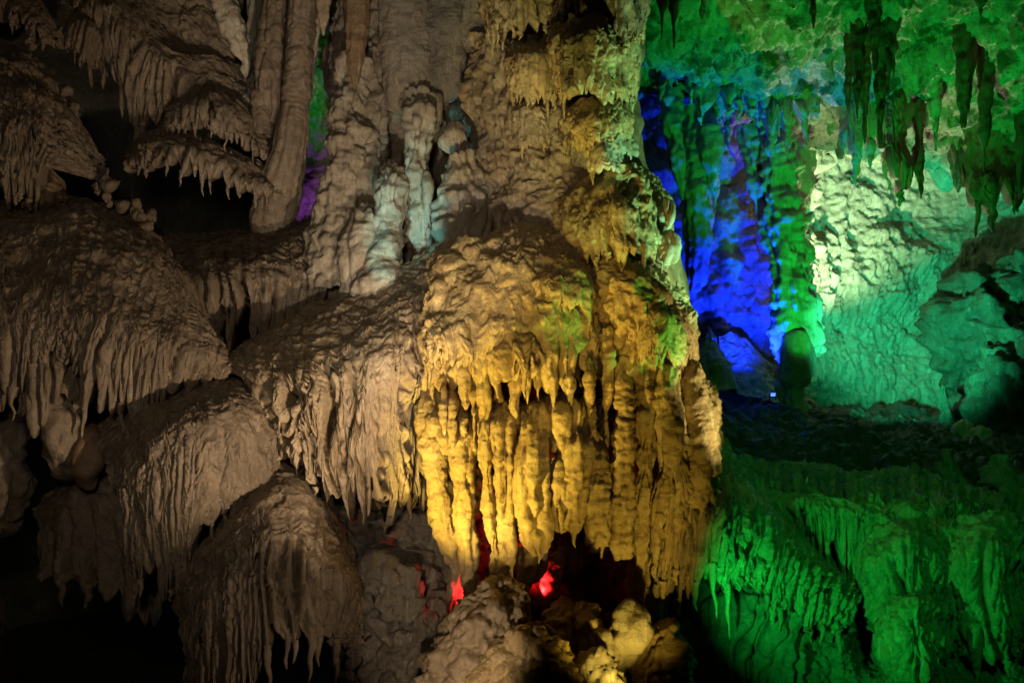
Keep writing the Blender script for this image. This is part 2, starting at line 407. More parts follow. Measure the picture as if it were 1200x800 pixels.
# ------------------------------------------------------------------ materials
def calcite(name, c1, c2, c3, rough=0.55, bump=0.6, scale=1.0, flora=None, spec=0.5, stain=0.75):
    m = bpy.data.materials.new(name); m.use_nodes = True; nt = m.node_tree; nd = nt.nodes; ln = nt.links
    bs = nd['Principled BSDF']
    geo = nd.new('ShaderNodeNewGeometry')
    def noise(sc, det=6, rgh=0.6, dist=0.0, vec=None):
        n = nd.new('ShaderNodeTexNoise'); n.inputs['Scale'].default_value = sc * scale; n.inputs['Detail'].default_value = det
        n.inputs['Roughness'].default_value = rgh; n.inputs['Distortion'].default_value = dist
        ln.new(vec or geo.outputs['Position'], n.inputs['Vector']); return n
    def ramp(fac, a, b):
        r = nd.new('ShaderNodeMapRange'); r.inputs['From Min'].default_value = a; r.inputs['From Max'].default_value = b
        ln.new(fac, r.inputs['Value']); return r.outputs['Result']
    def mix(fac, a, b, mode='MIX'):
        x = nd.new('ShaderNodeMix'); x.data_type = 'RGBA'; x.blend_type = mode
        if isinstance(fac, (int, float)): x.inputs['Factor'].default_value = fac
        else: ln.new(fac, x.inputs['Factor'])
        for s, c in ((x.inputs['A'], a), (x.inputs['B'], b)):
            if isinstance(c, tuple): s.default_value = (*c, 1)
            else: ln.new(c, s)
        return x.outputs['Result']
    mp = nd.new('ShaderNodeMapping'); mp.inputs['Scale'].default_value = (1, 1, 0.22); ln.new(geo.outputs['Position'], mp.inputs['Vector'])
    n1 = noise(1.6, 8, 0.62, 0.6); n2 = noise(7, 8, 0.65); n3 = noise(26, 6, 0.7); st = noise(5.5, 6, 0.6, 0.8, mp.outputs['Vector'])
    col = mix(ramp(n1.outputs['Fac'], 0.36, 0.64), c1, c2)
    f2 = nd.new('ShaderNodeMath'); f2.operation = 'MULTIPLY'; f2.inputs[1].default_value = stain
    ln.new(ramp(st.outputs['Fac'], 0.48, 0.72), f2.inputs[0])
    col = mix(f2.outputs[0], col, c3)
    f3 = nd.new('ShaderNodeMath'); f3.operation = 'MULTIPLY'; f3.inputs[1].default_value = 0.55
    ln.new(ramp(n2.outputs['Fac'], 0.55, 0.75), f3.inputs[0])
    col = mix(f3.outputs[0], col, tuple(min(1, x * 1.35 + 0.03) for x in c1))
    mp2 = nd.new('ShaderNodeMapping'); mp2.inputs['Scale'].default_value = (1, 1, 0.12); mp2.inputs['Location'].default_value = (5.3, 2.1, 7.7); ln.new(geo.outputs['Position'], mp2.inputs['Vector'])
    st2 = noise(9.0, 7, 0.65, 1.2, mp2.outputs['Vector'])
    f5 = nd.new('ShaderNodeMath'); f5.operation = 'MULTIPLY'; f5.inputs[1].default_value = 0.7
    ln.new(ramp(st2.outputs['Fac'], 0.56, 0.70), f5.inputs[0])
    col = mix(f5.outputs[0], col, tuple(min(0.8, x * 1.5 + 0.06) for x in c1))
    f4 = nd.new('ShaderNodeMath'); f4.operation = 'MULTIPLY'; f4.inputs[1].default_value = 0.5
    ln.new(ramp(n3.outputs['Fac'], 0.52, 0.7), f4.inputs[0])
    col = mix(f4.outputs[0], col, tuple(x * 0.45 for x in c3))
    if flora:
        fl = noise(2.3, 7, 0.65, 0.5)
        col = mix(ramp(fl.outputs['Fac'], flora[3], flora[3] + 0.08), col, flora[:3])
    ln.new(col, bs.inputs['Base Color'])
    rr = nd.new('ShaderNodeMapRange'); rr.inputs['From Min'].default_value = 0.35; rr.inputs['From Max'].default_value = 0.65
    rr.inputs['To Min'].default_value = rough - 0.18; rr.inputs['To Max'].default_value = min(1, rough + 0.2)
    ln.new(n2.outputs['Fac'], rr.inputs['Value']); ln.new(rr.outputs['Result'], bs.inputs['Roughness'])
    bs.inputs['Specular IOR Level'].default_value = spec
    b1 = nd.new('ShaderNodeBump'); b1.inputs['Strength'].default_value = bump; b1.inputs['Distance'].default_value = 0.03
    ln.new(noise(38, 8, 0.7, 0.3).outputs['Fac'], b1.inputs['Height'])
    b2 = nd.new('ShaderNodeBump'); b2.inputs['Strength'].default_value = bump * 0.8; b2.inputs['Distance'].default_value = 0.06
    ln.new(noise(13, 5, 0.6, 0.5).outputs['Fac'], b2.inputs['Height']); ln.new(b1.outputs['Normal'], b2.inputs['Normal'])
    ln.new(b2.outputs['Normal'], bs.inputs['Normal'])
    return m

M_TAN = calcite('tan_calcite', (0.42, 0.33, 0.22), (0.34, 0.25, 0.16), (0.24, 0.16, 0.095), 0.42, 0.5)
M_BROWN = calcite('brown_calcite', (0.27, 0.205, 0.145), (0.20, 0.15, 0.105), (0.11, 0.08, 0.055), 0.46, 0.6)
M_GREY = calcite('grey_limestone', (0.30, 0.27, 0.23), (0.24, 0.20, 0.16), (0.15, 0.12, 0.10), 0.65, 0.8)
M_GOLD = calcite('golden_calcite', (0.56, 0.42, 0.22), (0.46, 0.32, 0.15), (0.32, 0.19, 0.085), 0.38, 0.6, flora=(0.10, 0.15, 0.03, 0.63))
M_PALE = calcite('pale_calcite', (0.55, 0.48, 0.38), (0.42, 0.35, 0.26), (0.30, 0.22, 0.15), 0.5, 0.5)
M_WHITE = calcite('white_calcite', (0.70, 0.66, 0.56), (0.52, 0.46, 0.36), (0.32, 0.24, 0.16), 0.55, 0.8)
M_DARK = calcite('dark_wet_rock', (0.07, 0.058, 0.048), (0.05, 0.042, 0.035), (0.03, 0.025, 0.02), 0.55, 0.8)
M_RUST = calcite('rusty_brown_calcite', (0.30, 0.20, 0.11), (0.22, 0.14, 0.08), (0.14, 0.08, 0.05), 0.55, 0.5)
M_WET = calcite('wet_tan_calcite', (0.42, 0.35, 0.24), (0.32, 0.25, 0.16), (0.22, 0.15, 0.09), 0.30, 0.7, spec=0.6)
M_WALL = calcite('greyish_tan_calcite', (0.40, 0.34, 0.26), (0.32, 0.26, 0.19), (0.20, 0.15, 0.10), 0.55, 0.6)
M_DARK_SHADED = calcite('dark_shaded_rock', (0.13, 0.13, 0.09), (0.09, 0.09, 0.06), (0.05, 0.045, 0.03), 0.5, 1.0)  # dark rock; boulders and slim stalagmite take it in place of shade
M_UMBER_SILHOUETTE = calcite('silhouette_umber_calcite', (0.20, 0.10, 0.045), (0.14, 0.065, 0.03), (0.08, 0.035, 0.018), 0.5, 0.6)  # stalactites darkened in colour to stand as silhouettes, free of green light
M_MINT = calcite('pale_cave_wall', (0.55, 0.52, 0.42), (0.42, 0.39, 0.30), (0.24, 0.21, 0.15), 0.55, 0.9)

# ================================================================== the setting: cave shell
def struct(name, rows, mat, cell, seed, **k):
    g = sheet(rows, cell=cell, back=0, seed=seed, world=True, **k)
    me = mesh_from(g, (0, 0, 0), name); me.materials.append(mat)
    o = link(name, me); o['kind'] = 'structure'; return o

ZF = CZ - 5.0
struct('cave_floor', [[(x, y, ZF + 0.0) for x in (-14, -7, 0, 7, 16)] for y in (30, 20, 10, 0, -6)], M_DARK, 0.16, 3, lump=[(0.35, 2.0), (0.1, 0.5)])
struct('cave_ceiling', [[(x, y, CZ + 8.0 - 0.10 * y) for x in (-14, -7, 0, 7, 16)] for y in (-6, 0, 10, 20, 30)], M_BROWN, 0.16, 4, lump=[(0.6, 2.5), (0.15, 0.6)])
struct('left_wall', [[(-7.5, 4, z), (-9.5, 9, z), (-10.0, 14, z), (-6.5, 18.0, z), (-2.5, 18.6, z), (1.2, 17.6, z)] for z in (CZ + 8.5, CZ + 4, CZ, CZ - 5.5)], M_DARK_SHADED, 0.07, 5, lump=[(0.5, 1.6), (0.12, 0.4)], pop=[(0.05, 0.3)])

# ================================================================== left: flowstone mounds and curtains
RB = dict(w=0.10, amp=1.0, start=2.4, svar=0.35, soft=0.6, wander=0.7)
WR = [(0.022, 0.055, 3.2), (0.012, 0.028, 3.0)]
left_grp = 'flowstone formations of the left wall'

# big mound with its fringe, left edge
g1 = sheet([
    [(-60, 232, 12.0), (20, 238, 12.0), (90, 232, 11.9), (150, 250, 11.7), (195, 285, 11.4), (228, 335, 11.0), (262, 395, 10.7)],
    [(-60, 262, 10.7), (20, 262, 10.6), (90, 258, 10.5), (150, 280, 10.4), (195, 318, 10.3), (232, 362, 10.2), (270, 412, 10.3)],
    [(-60, 330, 9.9), (10, 325, 9.85), (75, 325, 9.75), (135, 338, 9.7), (185, 360, 9.75), (232, 388, 9.85), (274, 424, 10.05)],
    [(-60, 385, 9.6), (5, 380, 9.55), (65, 375, 9.5), (125, 382, 9.4), (175, 392, 9.45), (222, 408, 9.6), (276, 430, 9.9)],
    [(-60, 440, 9.55), (5, 435, 9.5), (62, 400, 9.5), (115, 440, 9.42), (168, 440, 9.45), (215, 435, 9.62), (277, 440, 9.9)],
    [(-60, 505, 9.6), (10, 500, 9.55), (58, 425, 9.55), (110, 515, 9.5), (165, 535, 9.5), (212, 465, 9.7), (278, 456, 9.92)]],
    cell=0.0125, hem=0.16, seed=11, lump=[(0.10, 0.7), (0.03, 0.2)], wrinkle=WR,
    ribs=[dict(w=0.13, amp=1.1, start=3.1, svar=0.4, soft=0.7, wander=0.9, slant=0.12), dict(w=0.05, amp=0.8, start=3.2, svar=0.5, soft=0.7, wander=0.8, slant=0.12)])
thing('flowstone_mound', 'broad smooth brown flowstone mound at the left edge with fluted fringe and an arch', 'flowstone', [('mound', g1, M_BROWN)], left_grp,
      drips=dict(prob=0.45, len=(0.08, 0.35), mat=M_BROWN, rmax=0.04))

# drooping pointed drape inside the arch
g = sheet([
    [(22, 402, 10.0), (45, 398, 9.9), (70, 398, 9.9), (95, 415, 10.0)],
    [(18, 420, 9.75), (42, 412, 9.62), (68, 412, 9.62), (97, 440, 9.8)],
    [(20, 455, 9.65), (42, 450, 9.5), (68, 448, 9.52), (96, 462, 9.75)],
    [(24, 505, 9.65), (42, 530, 9.52), (64, 490, 9.55), (92, 488, 9.75)]],
    cell=0.0125, hem=0.3, seed=21, lump=[(0.05, 0.3), (0.02, 0.1)], wrinkle=[(0.014, 0.05, 3)],
    ribs=[dict(w=0.16, amp=1.1, start=0.9, soft=0.8, wander=0.8), dict(w=0.05, amp=0.6, start=1.2, soft=0.8)])
thing('hanging_drape', 'small brown pointed drape hanging inside the arch of the left mound', 'drapery', [('drape', g, M_BROWN)], left_grp)

g = tube([(78, 468, 10.0, 2), (74, 482, 9.8, 18), (74, 510, 9.75, 24), (80, 535, 9.85, 22), (86, 552, 10.0, 8)], cell=0.014, flat=1.2, seed=23, lump=[(0.08, 0.3), (0.03, 0.1)], wrinkle=[(0.022, 0.045, 2.5)], ribs=[dict(w=0.1, amp=0.4, start=2.0)])
thing('rounded_lobe', 'smooth rounded brown stone lobe under the arch drape', 'flowstone', [('lobe', g, M_BROWN)], left_grp)
g = tube([(108, 500, 9.9, 2), (106, 515, 9.7, 14), (104, 540, 9.65, 16), (103, 565, 9.75, 8), (103, 574, 9.8, 1)], cell=0.014, seed=24, lump=[(0.05, 0.2)], pop=[(0.03, 0.08)])
thing('rounded_lobe', 'small ochre-tipped knob beside the smooth rounded lobe at left', 'flowstone', [('lobe', g, M_RUST)], left_grp)

# shelf behind with tall flutes
g2 = sheet([
    [(170, 268, 13.2), (225, 272, 13.0), (285, 268, 12.8), (345, 262, 12.6), (400, 240, 12.3)],
    [(180, 300, 11.9), (230, 292, 11.8), (290, 288, 11.7), (345, 285, 11.6), (398, 275, 11.6)],
    [(195, 330, 11.2), (240, 318, 11.1), (290, 316, 11.0), (345, 315, 11.1), (392, 315, 11.3)],
    [(212, 352, 11.0), (248, 342, 10.9), (292, 340, 10.82), (340, 345, 10.95), (385, 355, 11.2)],
    [(222, 385, 11.0), (252, 380, 10.9), (292, 380, 10.85), (335, 382, 10.95), (375, 385, 11.2)],
    [(235, 425, 11.05), (258, 432, 10.95), (292, 428, 10.9), (330, 420, 11.0), (368, 410, 11.2)]],
    cell=0.0135, hem=0.2, seed=31, lump=[(0.08, 0.5), (0.025, 0.15)], wrinkle=[(0.03, 0.06, 2.6), (0.016, 0.03, 2.6)],
    ribs=[dict(w=0.14, amp=1.7, start=2.3, svar=0.3, soft=0.6, wander=0.4), dict(w=0.05, amp=0.8, start=2.5, svar=0.4, soft=0.6)])
thing('flowstone_shelf', 'wrinkled brown flowstone shelf with long straight organ-pipe flutes behind the left mound', 'flowstone', [('shelf', g2, M_BROWN)], left_grp,
      drips=dict(prob=0.5, len=(0.08, 0.3), mat=M_BROWN, rmax=0.04))

# middle mound
g3 = sheet([
    [(112, 505, 10.2), (160, 462, 10.3), (205, 452, 10.3), (250, 440, 10.2), (290, 448, 10.1), (322, 478, 10.1), (338, 530, 10.2)],
    [(118, 525, 9.6), (162, 478, 9.55), (205, 468, 9.5), (250, 458, 9.45), (288, 465, 9.45), (316, 495, 9.6), (330, 540, 9.85)],
    [(124, 550, 9.25), (160, 505, 9.1), (205, 495, 9.0), (250, 487, 9.0), (286, 497, 9.1), (312, 525, 9.3), (326, 560, 9.65)],
    [(128, 585, 9.15), (158, 550, 8.95), (205, 535, 8.85), (250, 525, 8.9), (284, 535, 9.0), (310, 555, 9.2), (324, 580, 9.55)],
    [(138, 640, 9.15), (160, 620, 8.95), (200, 610, 8.85), (245, 580, 8.92), (280, 575, 9.05), (306, 580, 9.25), (322, 598, 9.55)],
    [(155, 705, 9.2), (172, 730, 9.0), (200, 735, 8.92), (236, 640, 9.0), (272, 610, 9.1), (302, 600, 9.3), (320, 612, 9.55)]],
    cell=0.0115, hem=0.16, seed=41, lump=[(0.09, 0.6), (0.025, 0.17)], wrinkle=WR,
    ribs=[dict(w=0.12, amp=1.2, start=2.5, svar=0.5, soft=0.8, wander=0.9, slant=-0.08), dict(w=0.045, amp=0.8, start=2.7, svar=0.5, soft=0.8, wander=0.8)])
thing('flowstone_mound', 'brown flowstone mound below the shelf, its flutes drooping to one long pointed lobe', 'flowstone', [('mound', g3, M_BROWN)], left_grp,
      drips=dict(prob=0.5, len=(0.08, 0.4), mat=M_BROWN, rmax=0.035))

# lower mound
g4 = sheet([
    [(196, 690, 9.6), (225, 645, 9.7), (262, 600, 9.7), (300, 560, 9.7), (335, 548, 9.7), (372, 580, 9.7), (405, 625, 9.8), (430, 680, 9.9)],
    [(200, 705, 9.1), (228, 660, 9.0), (264, 615, 9.0), (302, 580, 9.0), (338, 572, 9.0), (372, 600, 9.1), (402, 642, 9.3), (426, 690, 9.6)],
    [(204, 730, 8.75), (230, 690, 8.6), (266, 645, 8.55), (303, 620, 8.5), (340, 615, 8.55), (372, 632, 8.65), (400, 662, 8.95), (422, 700, 9.3)],
    [(208, 770, 8.65), (232, 740, 8.45), (268, 690, 8.35), (305, 668, 8.3), (340, 660, 8.38), (370, 668, 8.5), (398, 690, 8.85), (420, 715, 9.25)],
    [(212, 840, 8.65), (236, 830, 8.45), (270, 790, 8.36), (306, 730, 8.32), (340, 722, 8.4), (368, 722, 8.52), (394, 735, 8.85), (418, 742, 9.25)],
    [(214, 920, 8.7), (238, 930, 8.5), (270, 905, 8.42), (306, 812, 8.4), (340, 775, 8.45), (366, 770, 8.58), (392, 772, 8.88), (416, 765, 9.25)]],
    cell=0.0115, hem=0.2, seed=51, lump=[(0.10, 0.6), (0.03, 0.17)], wrinkle=WR,
    ribs=[dict(w=0.13, amp=1.3, start=2.6, svar=0.4, soft=0.7, wander=1.0), dict(w=0.05, amp=0.9, start=2.7, svar=0.5, soft=0.7, wander=0.8)])
thing('flowstone_mound', 'lowest brown flowstone mound at bottom left with ragged drip curtains', 'flowstone', [('mound', g4, M_BROWN)], left_grp,
      drips=dict(prob=0.8, len=(0.1, 0.5), mat=M_BROWN, rmax=0.035))

# dark curtains in the shadow at far left bottom
g = sheet([
    [(40, 590, 10.8), (75, 560, 10.7), (115, 545, 10.6), (150, 560, 10.5), (175, 600, 10.5)],
    [(42, 610, 10.4), (75, 585, 10.2), (115, 575, 10.1), (150, 590, 10.1), (175, 625, 10.2)],
    [(45, 650, 10.3), (78, 630, 10.0), (115, 625, 9.95), (150, 640, 9.95), (176, 665, 10.1)],
    [(48, 690, 10.3), (80, 700, 10.05), (115, 720, 10.0), (150, 745, 10.0), (178, 745, 10.15)]],
    cell=0.018, hem=0.25, seed=61, lump=[(0.12, 0.5)], wrinkle=WR, ribs=[dict(w=0.2, amp=1.2, start=1.2, soft=1.0), dict(w=0.06, amp=0.9, start=1.4, soft=0.8)])
thing('shadowed_drape', 'dim reddish-brown drape in deep shadow at lower left', 'drapery', [('drape', g, M_BROWN)], left_grp, drips=dict(prob=0.4, len=(0.1, 0.3), mat=M_BROWN))
g = tube([(2, 470, 11.0, 6), (0, 500, 10.6, 30), (0, 560, 10.5, 34), (-4, 610, 10.7, 20), (-4, 630, 10.8, 2)], cell=0.016, seed=62, lump=[(0.14, 0.4), (0.05, 0.12)], wrinkle=[(0.03, 0.06, 2)], ribs=[dict(w=0.14, amp=0.8, start=1.5)])
thing('shadowed_lobe', 'dark reddish bulge in shadow at the left edge below the fringe', 'flowstone', [('lobe', g, M_BROWN)], left_grp)
g = tube([(-6, 690, 7.9, 3), (-4, 720, 7.8, 10), (-4, 780, 7.8, 16), (-4, 860, 7.8, 22)], cell=0.02, seed=63, lump=[(0.06, 0.25)])
thing('stalagmite', 'dark green-tinged stalagmite tip at the bottom left corner', 'stalagmite', [('body', g, M_DARK)], left_grp)

# ------------------------------------------------------------------ upper left
g = sheet([
    [(-50, 40, 12.4), (10, 50, 12.3), (45, 72, 12.2), (75, 105, 12.1), (98, 150, 12.1), (118, 190, 12.2)],
    [(-50, 70, 11.5), (5, 85, 11.4), (38, 110, 11.3), (68, 140, 11.3), (94, 172, 11.5), (120, 200, 11.8)],
    [(-50, 115, 11.0), (2, 125, 10.9), (35, 145, 10.85), (66, 168, 10.9), (94, 188, 11.15), (121, 206, 11.5)],
    [(-50, 160, 10.8), (2, 168, 10.7), (34, 180, 10.7), (64, 192, 10.8), (92, 202, 11.1), (120, 212, 11.45)],
    [(-50, 235, 10.85), (4, 255, 10.75), (34, 250, 10.78), (62, 232, 10.9), (90, 226, 11.15), (118, 226, 11.5)]],
    cell=0.0135, hem=0.22, seed=71, lump=[(0.10, 0.5), (0.03, 0.15)], wrinkle=[(0.035, 0.07, 2.4), (0.015, 0.03, 2.4)],
    ribs=[dict(w=0.14, amp=1.2, start=1.9, svar=0.4, soft=0.7, wander=0.9, slant=0.35), dict(w=0.05, amp=0.9, start=2.1, svar=0.4, soft=0.6, slant=0.35)])
thing('flowstone_mound', 'slanting wrinkled flowstone mound at upper left edge with combed hanging flutes', 'flowstone', [('mound', g, M_BROWN)], left_grp,
      drips=dict(prob=0.5, len=(0.06, 0.25), mat=M_BROWN, rmax=0.035))
g = sheet([
    [(20, 190, 11.5), (40, 188, 11.3), (62, 200, 11.3), (76, 215, 11.5)],
    [(18, 215, 11.2), (40, 208, 11.0), (62, 215, 11.05), (78, 228, 11.3)],
    [(16, 236, 11.1), (40, 238, 10.92), (62, 236, 11.0), (78, 234, 11.3)],
    [(18, 246, 11.3), (40, 248, 11.2), (62, 244, 11.2), (76, 238, 11.4)]],
    cell=0.0135, seed=72, back=0.1, lump=[(0.04, 0.3)], wrinkle=[(0.02, 0.06, 3)], ribs=[dict(w=0.12, amp=0.8, start=0.3, soft=0.6)])
thing('rounded_lobe', 'reddish-brown fan-shaped lobe under the combed flutes at upper left', 'flowstone', [('lobe', g, M_RUST)], left_grp)

g = sheet([
    [(-60, -40, 11.9), (0, -30, 11.8), (40, -5, 11.8), (62, 25, 11.8), (70, 45, 11.9)],
    [(-60, -20, 11.5), (-5, -8, 11.4), (32, 12, 11.4), (56, 34, 11.5), (68, 50, 11.7)],
    [(-60, 5, 11.35), (-5, 12, 11.25), (28, 28, 11.3), (53, 45, 11.4), (67, 56, 11.65)],
    [(-60, 30, 11.4), (-3, 40, 11.3), (28, 52, 11.35), (52, 62, 11.45), (66, 68, 11.65)]],
    cell=0.0135, hem=0.45, seed=73, lump=[(0.06, 0.4)], wrinkle=[(0.02, 0.05, 2.5)], ribs=[dict(w=0.09, amp=1.2, start=0.7, soft=0.8, slant=0.25), dict(w=0.035, amp=0.8, start=0.9, soft=0.6, slant=0.25)])
thing('drapery_canopy', 'olive-brown fringed canopy in the top left corner', 'drapery', [('canopy', g, M_BROWN)], left_grp, drips=dict(prob=0.6, len=(0.06, 0.2), mat=M_BROWN, rmax=0.03))

g = sheet([
    [(76, 24, 12.2), (90, 14, 12.1), (106, 16, 12.1), (120, 36, 12.2)],
    [(74, 34, 11.95), (89, 24, 11.8), (107, 28, 11.8), (122, 48, 12.0)],
    [(74, 46, 11.9), (90, 46, 11.72), (107, 54, 11.75), (121, 66, 11.95)],
    [(76, 58, 11.9), (90, 72, 11.75), (108, 96, 11.8), (118, 88, 11.95)]],
    cell=0.012, hem=0.22, seed=74, lump=[(0.04, 0.3)], wrinkle=[(0.01, 0.05, 3)], ribs=[dict(w=0.075, amp=0.9, start=0.9, soft=0.8, slant=0.3, wander=0.3), dict(w=0.03, amp=0.7, start=1.0, soft=0.6, slant=0.3)])
thing('shell_drape', 'shell-shaped fluted drape hanging alone below the upper left ceiling', 'drapery', [('drape', g, M_BROWN)], left_grp, drips=dict(prob=0.7, len=(0.05, 0.2), mat=M_BROWN, rmax=0.025))

g = sheet([
    [(70, -40, 12.9), (120, -45, 12.8), (165, -10, 12.8), (205, 35, 12.8), (250, 55, 12.8), (290, 90, 12.8)],
    [(66, -20, 12.4), (118, -20, 12.3), (162, 20, 12.2), (205, 58, 12.2), (248, 75, 12.3), (288, 108, 12.5)],
    [(66, -2, 12.2), (118, 5, 12.0), (158, 42, 11.95), (203, 76, 11.95), (245, 92, 12.1), (285, 122, 12.35)],
    [(68, 15, 12.2), (122, 30, 11.95), (156, 72, 11.9), (202, 95, 11.9), (243, 110, 12.05), (280, 135, 12.3)],
    [(70, 35, 12.25), (130, 70, 12.0), (152, 112, 11.92), (200, 125, 11.95), (240, 135, 12.1), (276, 150, 12.35)],
    [(72, 50, 12.3), (136, 135, 12.1), (158, 178, 12.0), (200, 165, 12.02), (238, 160, 12.15), (272, 166, 12.4)]],
    cell=0.0135, hem=0.25, seed=75, lump=[(0.10, 0.6), (0.03, 0.16)], wrinkle=[(0.02, 0.05, 2.8)],
    ribs=[dict(w=0.16, amp=1.2, start=2.0, svar=0.4, soft=0.8, wander=0.8, slant=0.2), dict(w=0.045, amp=0.9, start=2.0, svar=0.5, soft=0.7, slant=0.2)])
thing('drapery_canopy', 'wide brown pleated canopy curtain across the upper left ceiling', 'drapery', [('canopy', g, M_BROWN)], left_grp, drips=dict(prob=0.5, len=(0.08, 0.4), mat=M_BROWN, rmax=0.04))

g = sheet([
    [(150, -60, 13.6), (200, -55, 13.5), (250, -40, 13.4), (290, -20, 13.4)],
    [(165, -20, 13.0), (205, -15, 12.9), (248, 0, 12.9), (280, 30, 13.0)],
    [(175, 8, 12.7), (208, 12, 12.6), (245, 35, 12.6), (276, 65, 12.8)],
    [(180, 30, 12.75), (212, 45, 12.62), (243, 68, 12.62), (272, 90, 12.8)],
    [(185, 48, 12.95), (215, 75, 12.9), (243, 92, 12.9), (270, 112, 13.0)]],
    cell=0.0145, seed=76, lump=[(0.14, 0.5), (0.03, 0.16)], wrinkle=[(0.035, 0.07, 3.0), (0.015, 0.03, 3)], back=0.3)
thing('rock_bulge', 'dark wrinkled rock bulge above the pleated canopy', 'rock', [('bulge', g, M_BROWN)], left_grp)

# stepped lobes
for (nm, lab, sd, rows) in (
    ('stepped_lobe', 'upper of two stepped brown lobes beside the left columns', 77, [
        [(188, 140, 12.3), (215, 112, 12.3), (250, 100, 12.3), (290, 125, 12.3), (320, 165, 12.4)],
        [(186, 150, 11.9), (214, 122, 11.75), (250, 116, 11.7), (288, 142, 11.8), (318, 178, 12.1)],
        [(188, 162, 11.75), (216, 142, 11.55), (250, 140, 11.5), (286, 160, 11.65), (315, 190, 12.0)],
        [(192, 172, 11.85), (218, 162, 11.7), (250, 165, 11.65), (284, 182, 11.75), (312, 205, 12.05)]]),
    ('stepped_lobe', 'lower stepped brown lobe with a comb of short drips above the dark hollow', 78, [
        [(148, 178, 12.0), (172, 158, 12.0), (205, 152, 12.0), (250, 168, 12.0), (300, 190, 12.1), (342, 214, 12.3)],
        [(146, 186, 11.65), (170, 166, 11.5), (204, 162, 11.45), (248, 180, 11.5), (298, 204, 11.7), (340, 222, 12.0)],
        [(148, 196, 11.5), (171, 180, 11.32), (204, 180, 11.28), (246, 198, 11.36), (295, 216, 11.55), (336, 230, 11.9)],
        [(152, 208, 11.55), (174, 206, 11.38), (205, 214, 11.34), (246, 230, 11.42), (292, 236, 11.6), (330, 240, 11.92)]])):
    g = sheet(rows, cell=0.013, hem=0.3, seed=sd, lump=[(0.08, 0.4), (0.03, 0.14)], wrinkle=[(0.02, 0.05, 2.5)], back=0.35,
              ribs=[dict(w=0.10, amp=1.1, start=1.4, svar=0.4, soft=0.7, wander=0.8, slant=0.2), dict(w=0.04, amp=0.9, start=1.5, svar=0.5, soft=0.5, slant=0.2)])
    thing(nm, lab, 'flowstone', [('lobe', g, M_BROWN)], left_grp, drips=dict(prob=0.75, len=(0.06, 0.22), mat=M_BROWN, rmax=0.03))

# columns of the upper left
col_grp = 'columns of the upper left'
def column(label, path, mat, seed, name='column', flat=1.0, cell=0.0135, rings=0.12, ringlen=0.18, w=0.09, group=col_grp, lump=0.05, amp=0.6):
    g = tube(path, cell=cell, flat=flat, seed=seed, rings=rings, ringlen=ringlen, lump=[(lump, 0.35), (lump * .4, 0.12)], wrinkle=[(0.012, 0.04, 2.5)], ribs=[dict(w=w, amp=amp, start=-1, wander=0.6)])
    return thing(name, label, name.split('_')[-1], [('shaft', g, mat)], group)
column('pale leaning column fragment between rock bulge and columns at top left', [(255, -40, 12.6, 14), (264, 10, 12.5, 13), (276, 40, 12.4, 13), (285, 62, 12.4, 8), (288, 85, 12.4, 3), (288, 92, 12.4, .5)], M_PALE, 81, lump=0.09)
column('thin knobbly column just left of the thick beaded column', [(300, -40, 12.8, 8), (297, 20, 12.8, 7), (292, 70, 12.8, 5), (290, 100, 12.7, 6), (289, 118, 12.7, 3)], M_PALE, 82, w=0.06)
column('thick beaded brown column with ledges at upper left', [(328, -40, 12.4, 15), (320, 15, 12.3, 15), (318, 40, 12.25, 17), (316, 75, 12.2, 18), (318, 105, 12.2, 18), (320, 130, 12.2, 14), (318, 150, 12.3, 12)], M_BROWN, 83, rings=0.14, ringlen=0.32)
column('tall smooth grey-brown column whose foot spreads above the dark hollow', [(360, -40, 12.0, 16), (354, 20, 12.0, 16), (350, 80, 12.0, 15), (347, 120, 12.0, 15), (344, 150, 12.0, 18), (338, 185, 12.0, 20), (330, 215, 12.1, 24), (322, 250, 12.3, 26), (318, 280, 12.4, 26)], M_BROWN, 84, rings=0.07, ringlen=0.3, lump=0.035, amp=0.35)
column('narrow column strip behind the tall smooth column', [(371, -40, 12.5, 7), (367, 40, 12.5, 5), (360, 90, 12.5, 4), (354, 150, 12.5, 5), (348, 200, 12.5, 7)], M_PALE, 85, rings=0.05, lump=0.03)
column('small stalagmite knob below the thin knobbly column', [(290, 112, 12.5, 1), (290, 118, 12.4, 6), (289, 135, 12.4, 6), (291, 155, 12.4, 7), (292, 175, 12.4, 8)], M_PALE, 86, name='stalagmite')
column('short stalagmite cone at the foot of the beaded column', [(300, 100, 12.2, 1), (302, 110, 12.1, 7), (306, 130, 12.1, 10), (308, 160, 12.1, 14)], M_BROWN, 87, name='stalagmite')
column('short stalactite with bright tip left of the centre wall', [(382, -40, 11.8, 9), (380, 0, 11.8, 7), (379, 25, 11.8, 4), (379, 42, 11.8, .8)], M_TAN, 88, name='stalactite')
column('dark thin stalactite hanging before the green gap', [(392, 20, 13.2, 6), (388, 60, 13.2, 6), (384, 90, 13.2, 4), (383, 108, 13.2, .6)], M_BROWN, 89, name='stalactite')
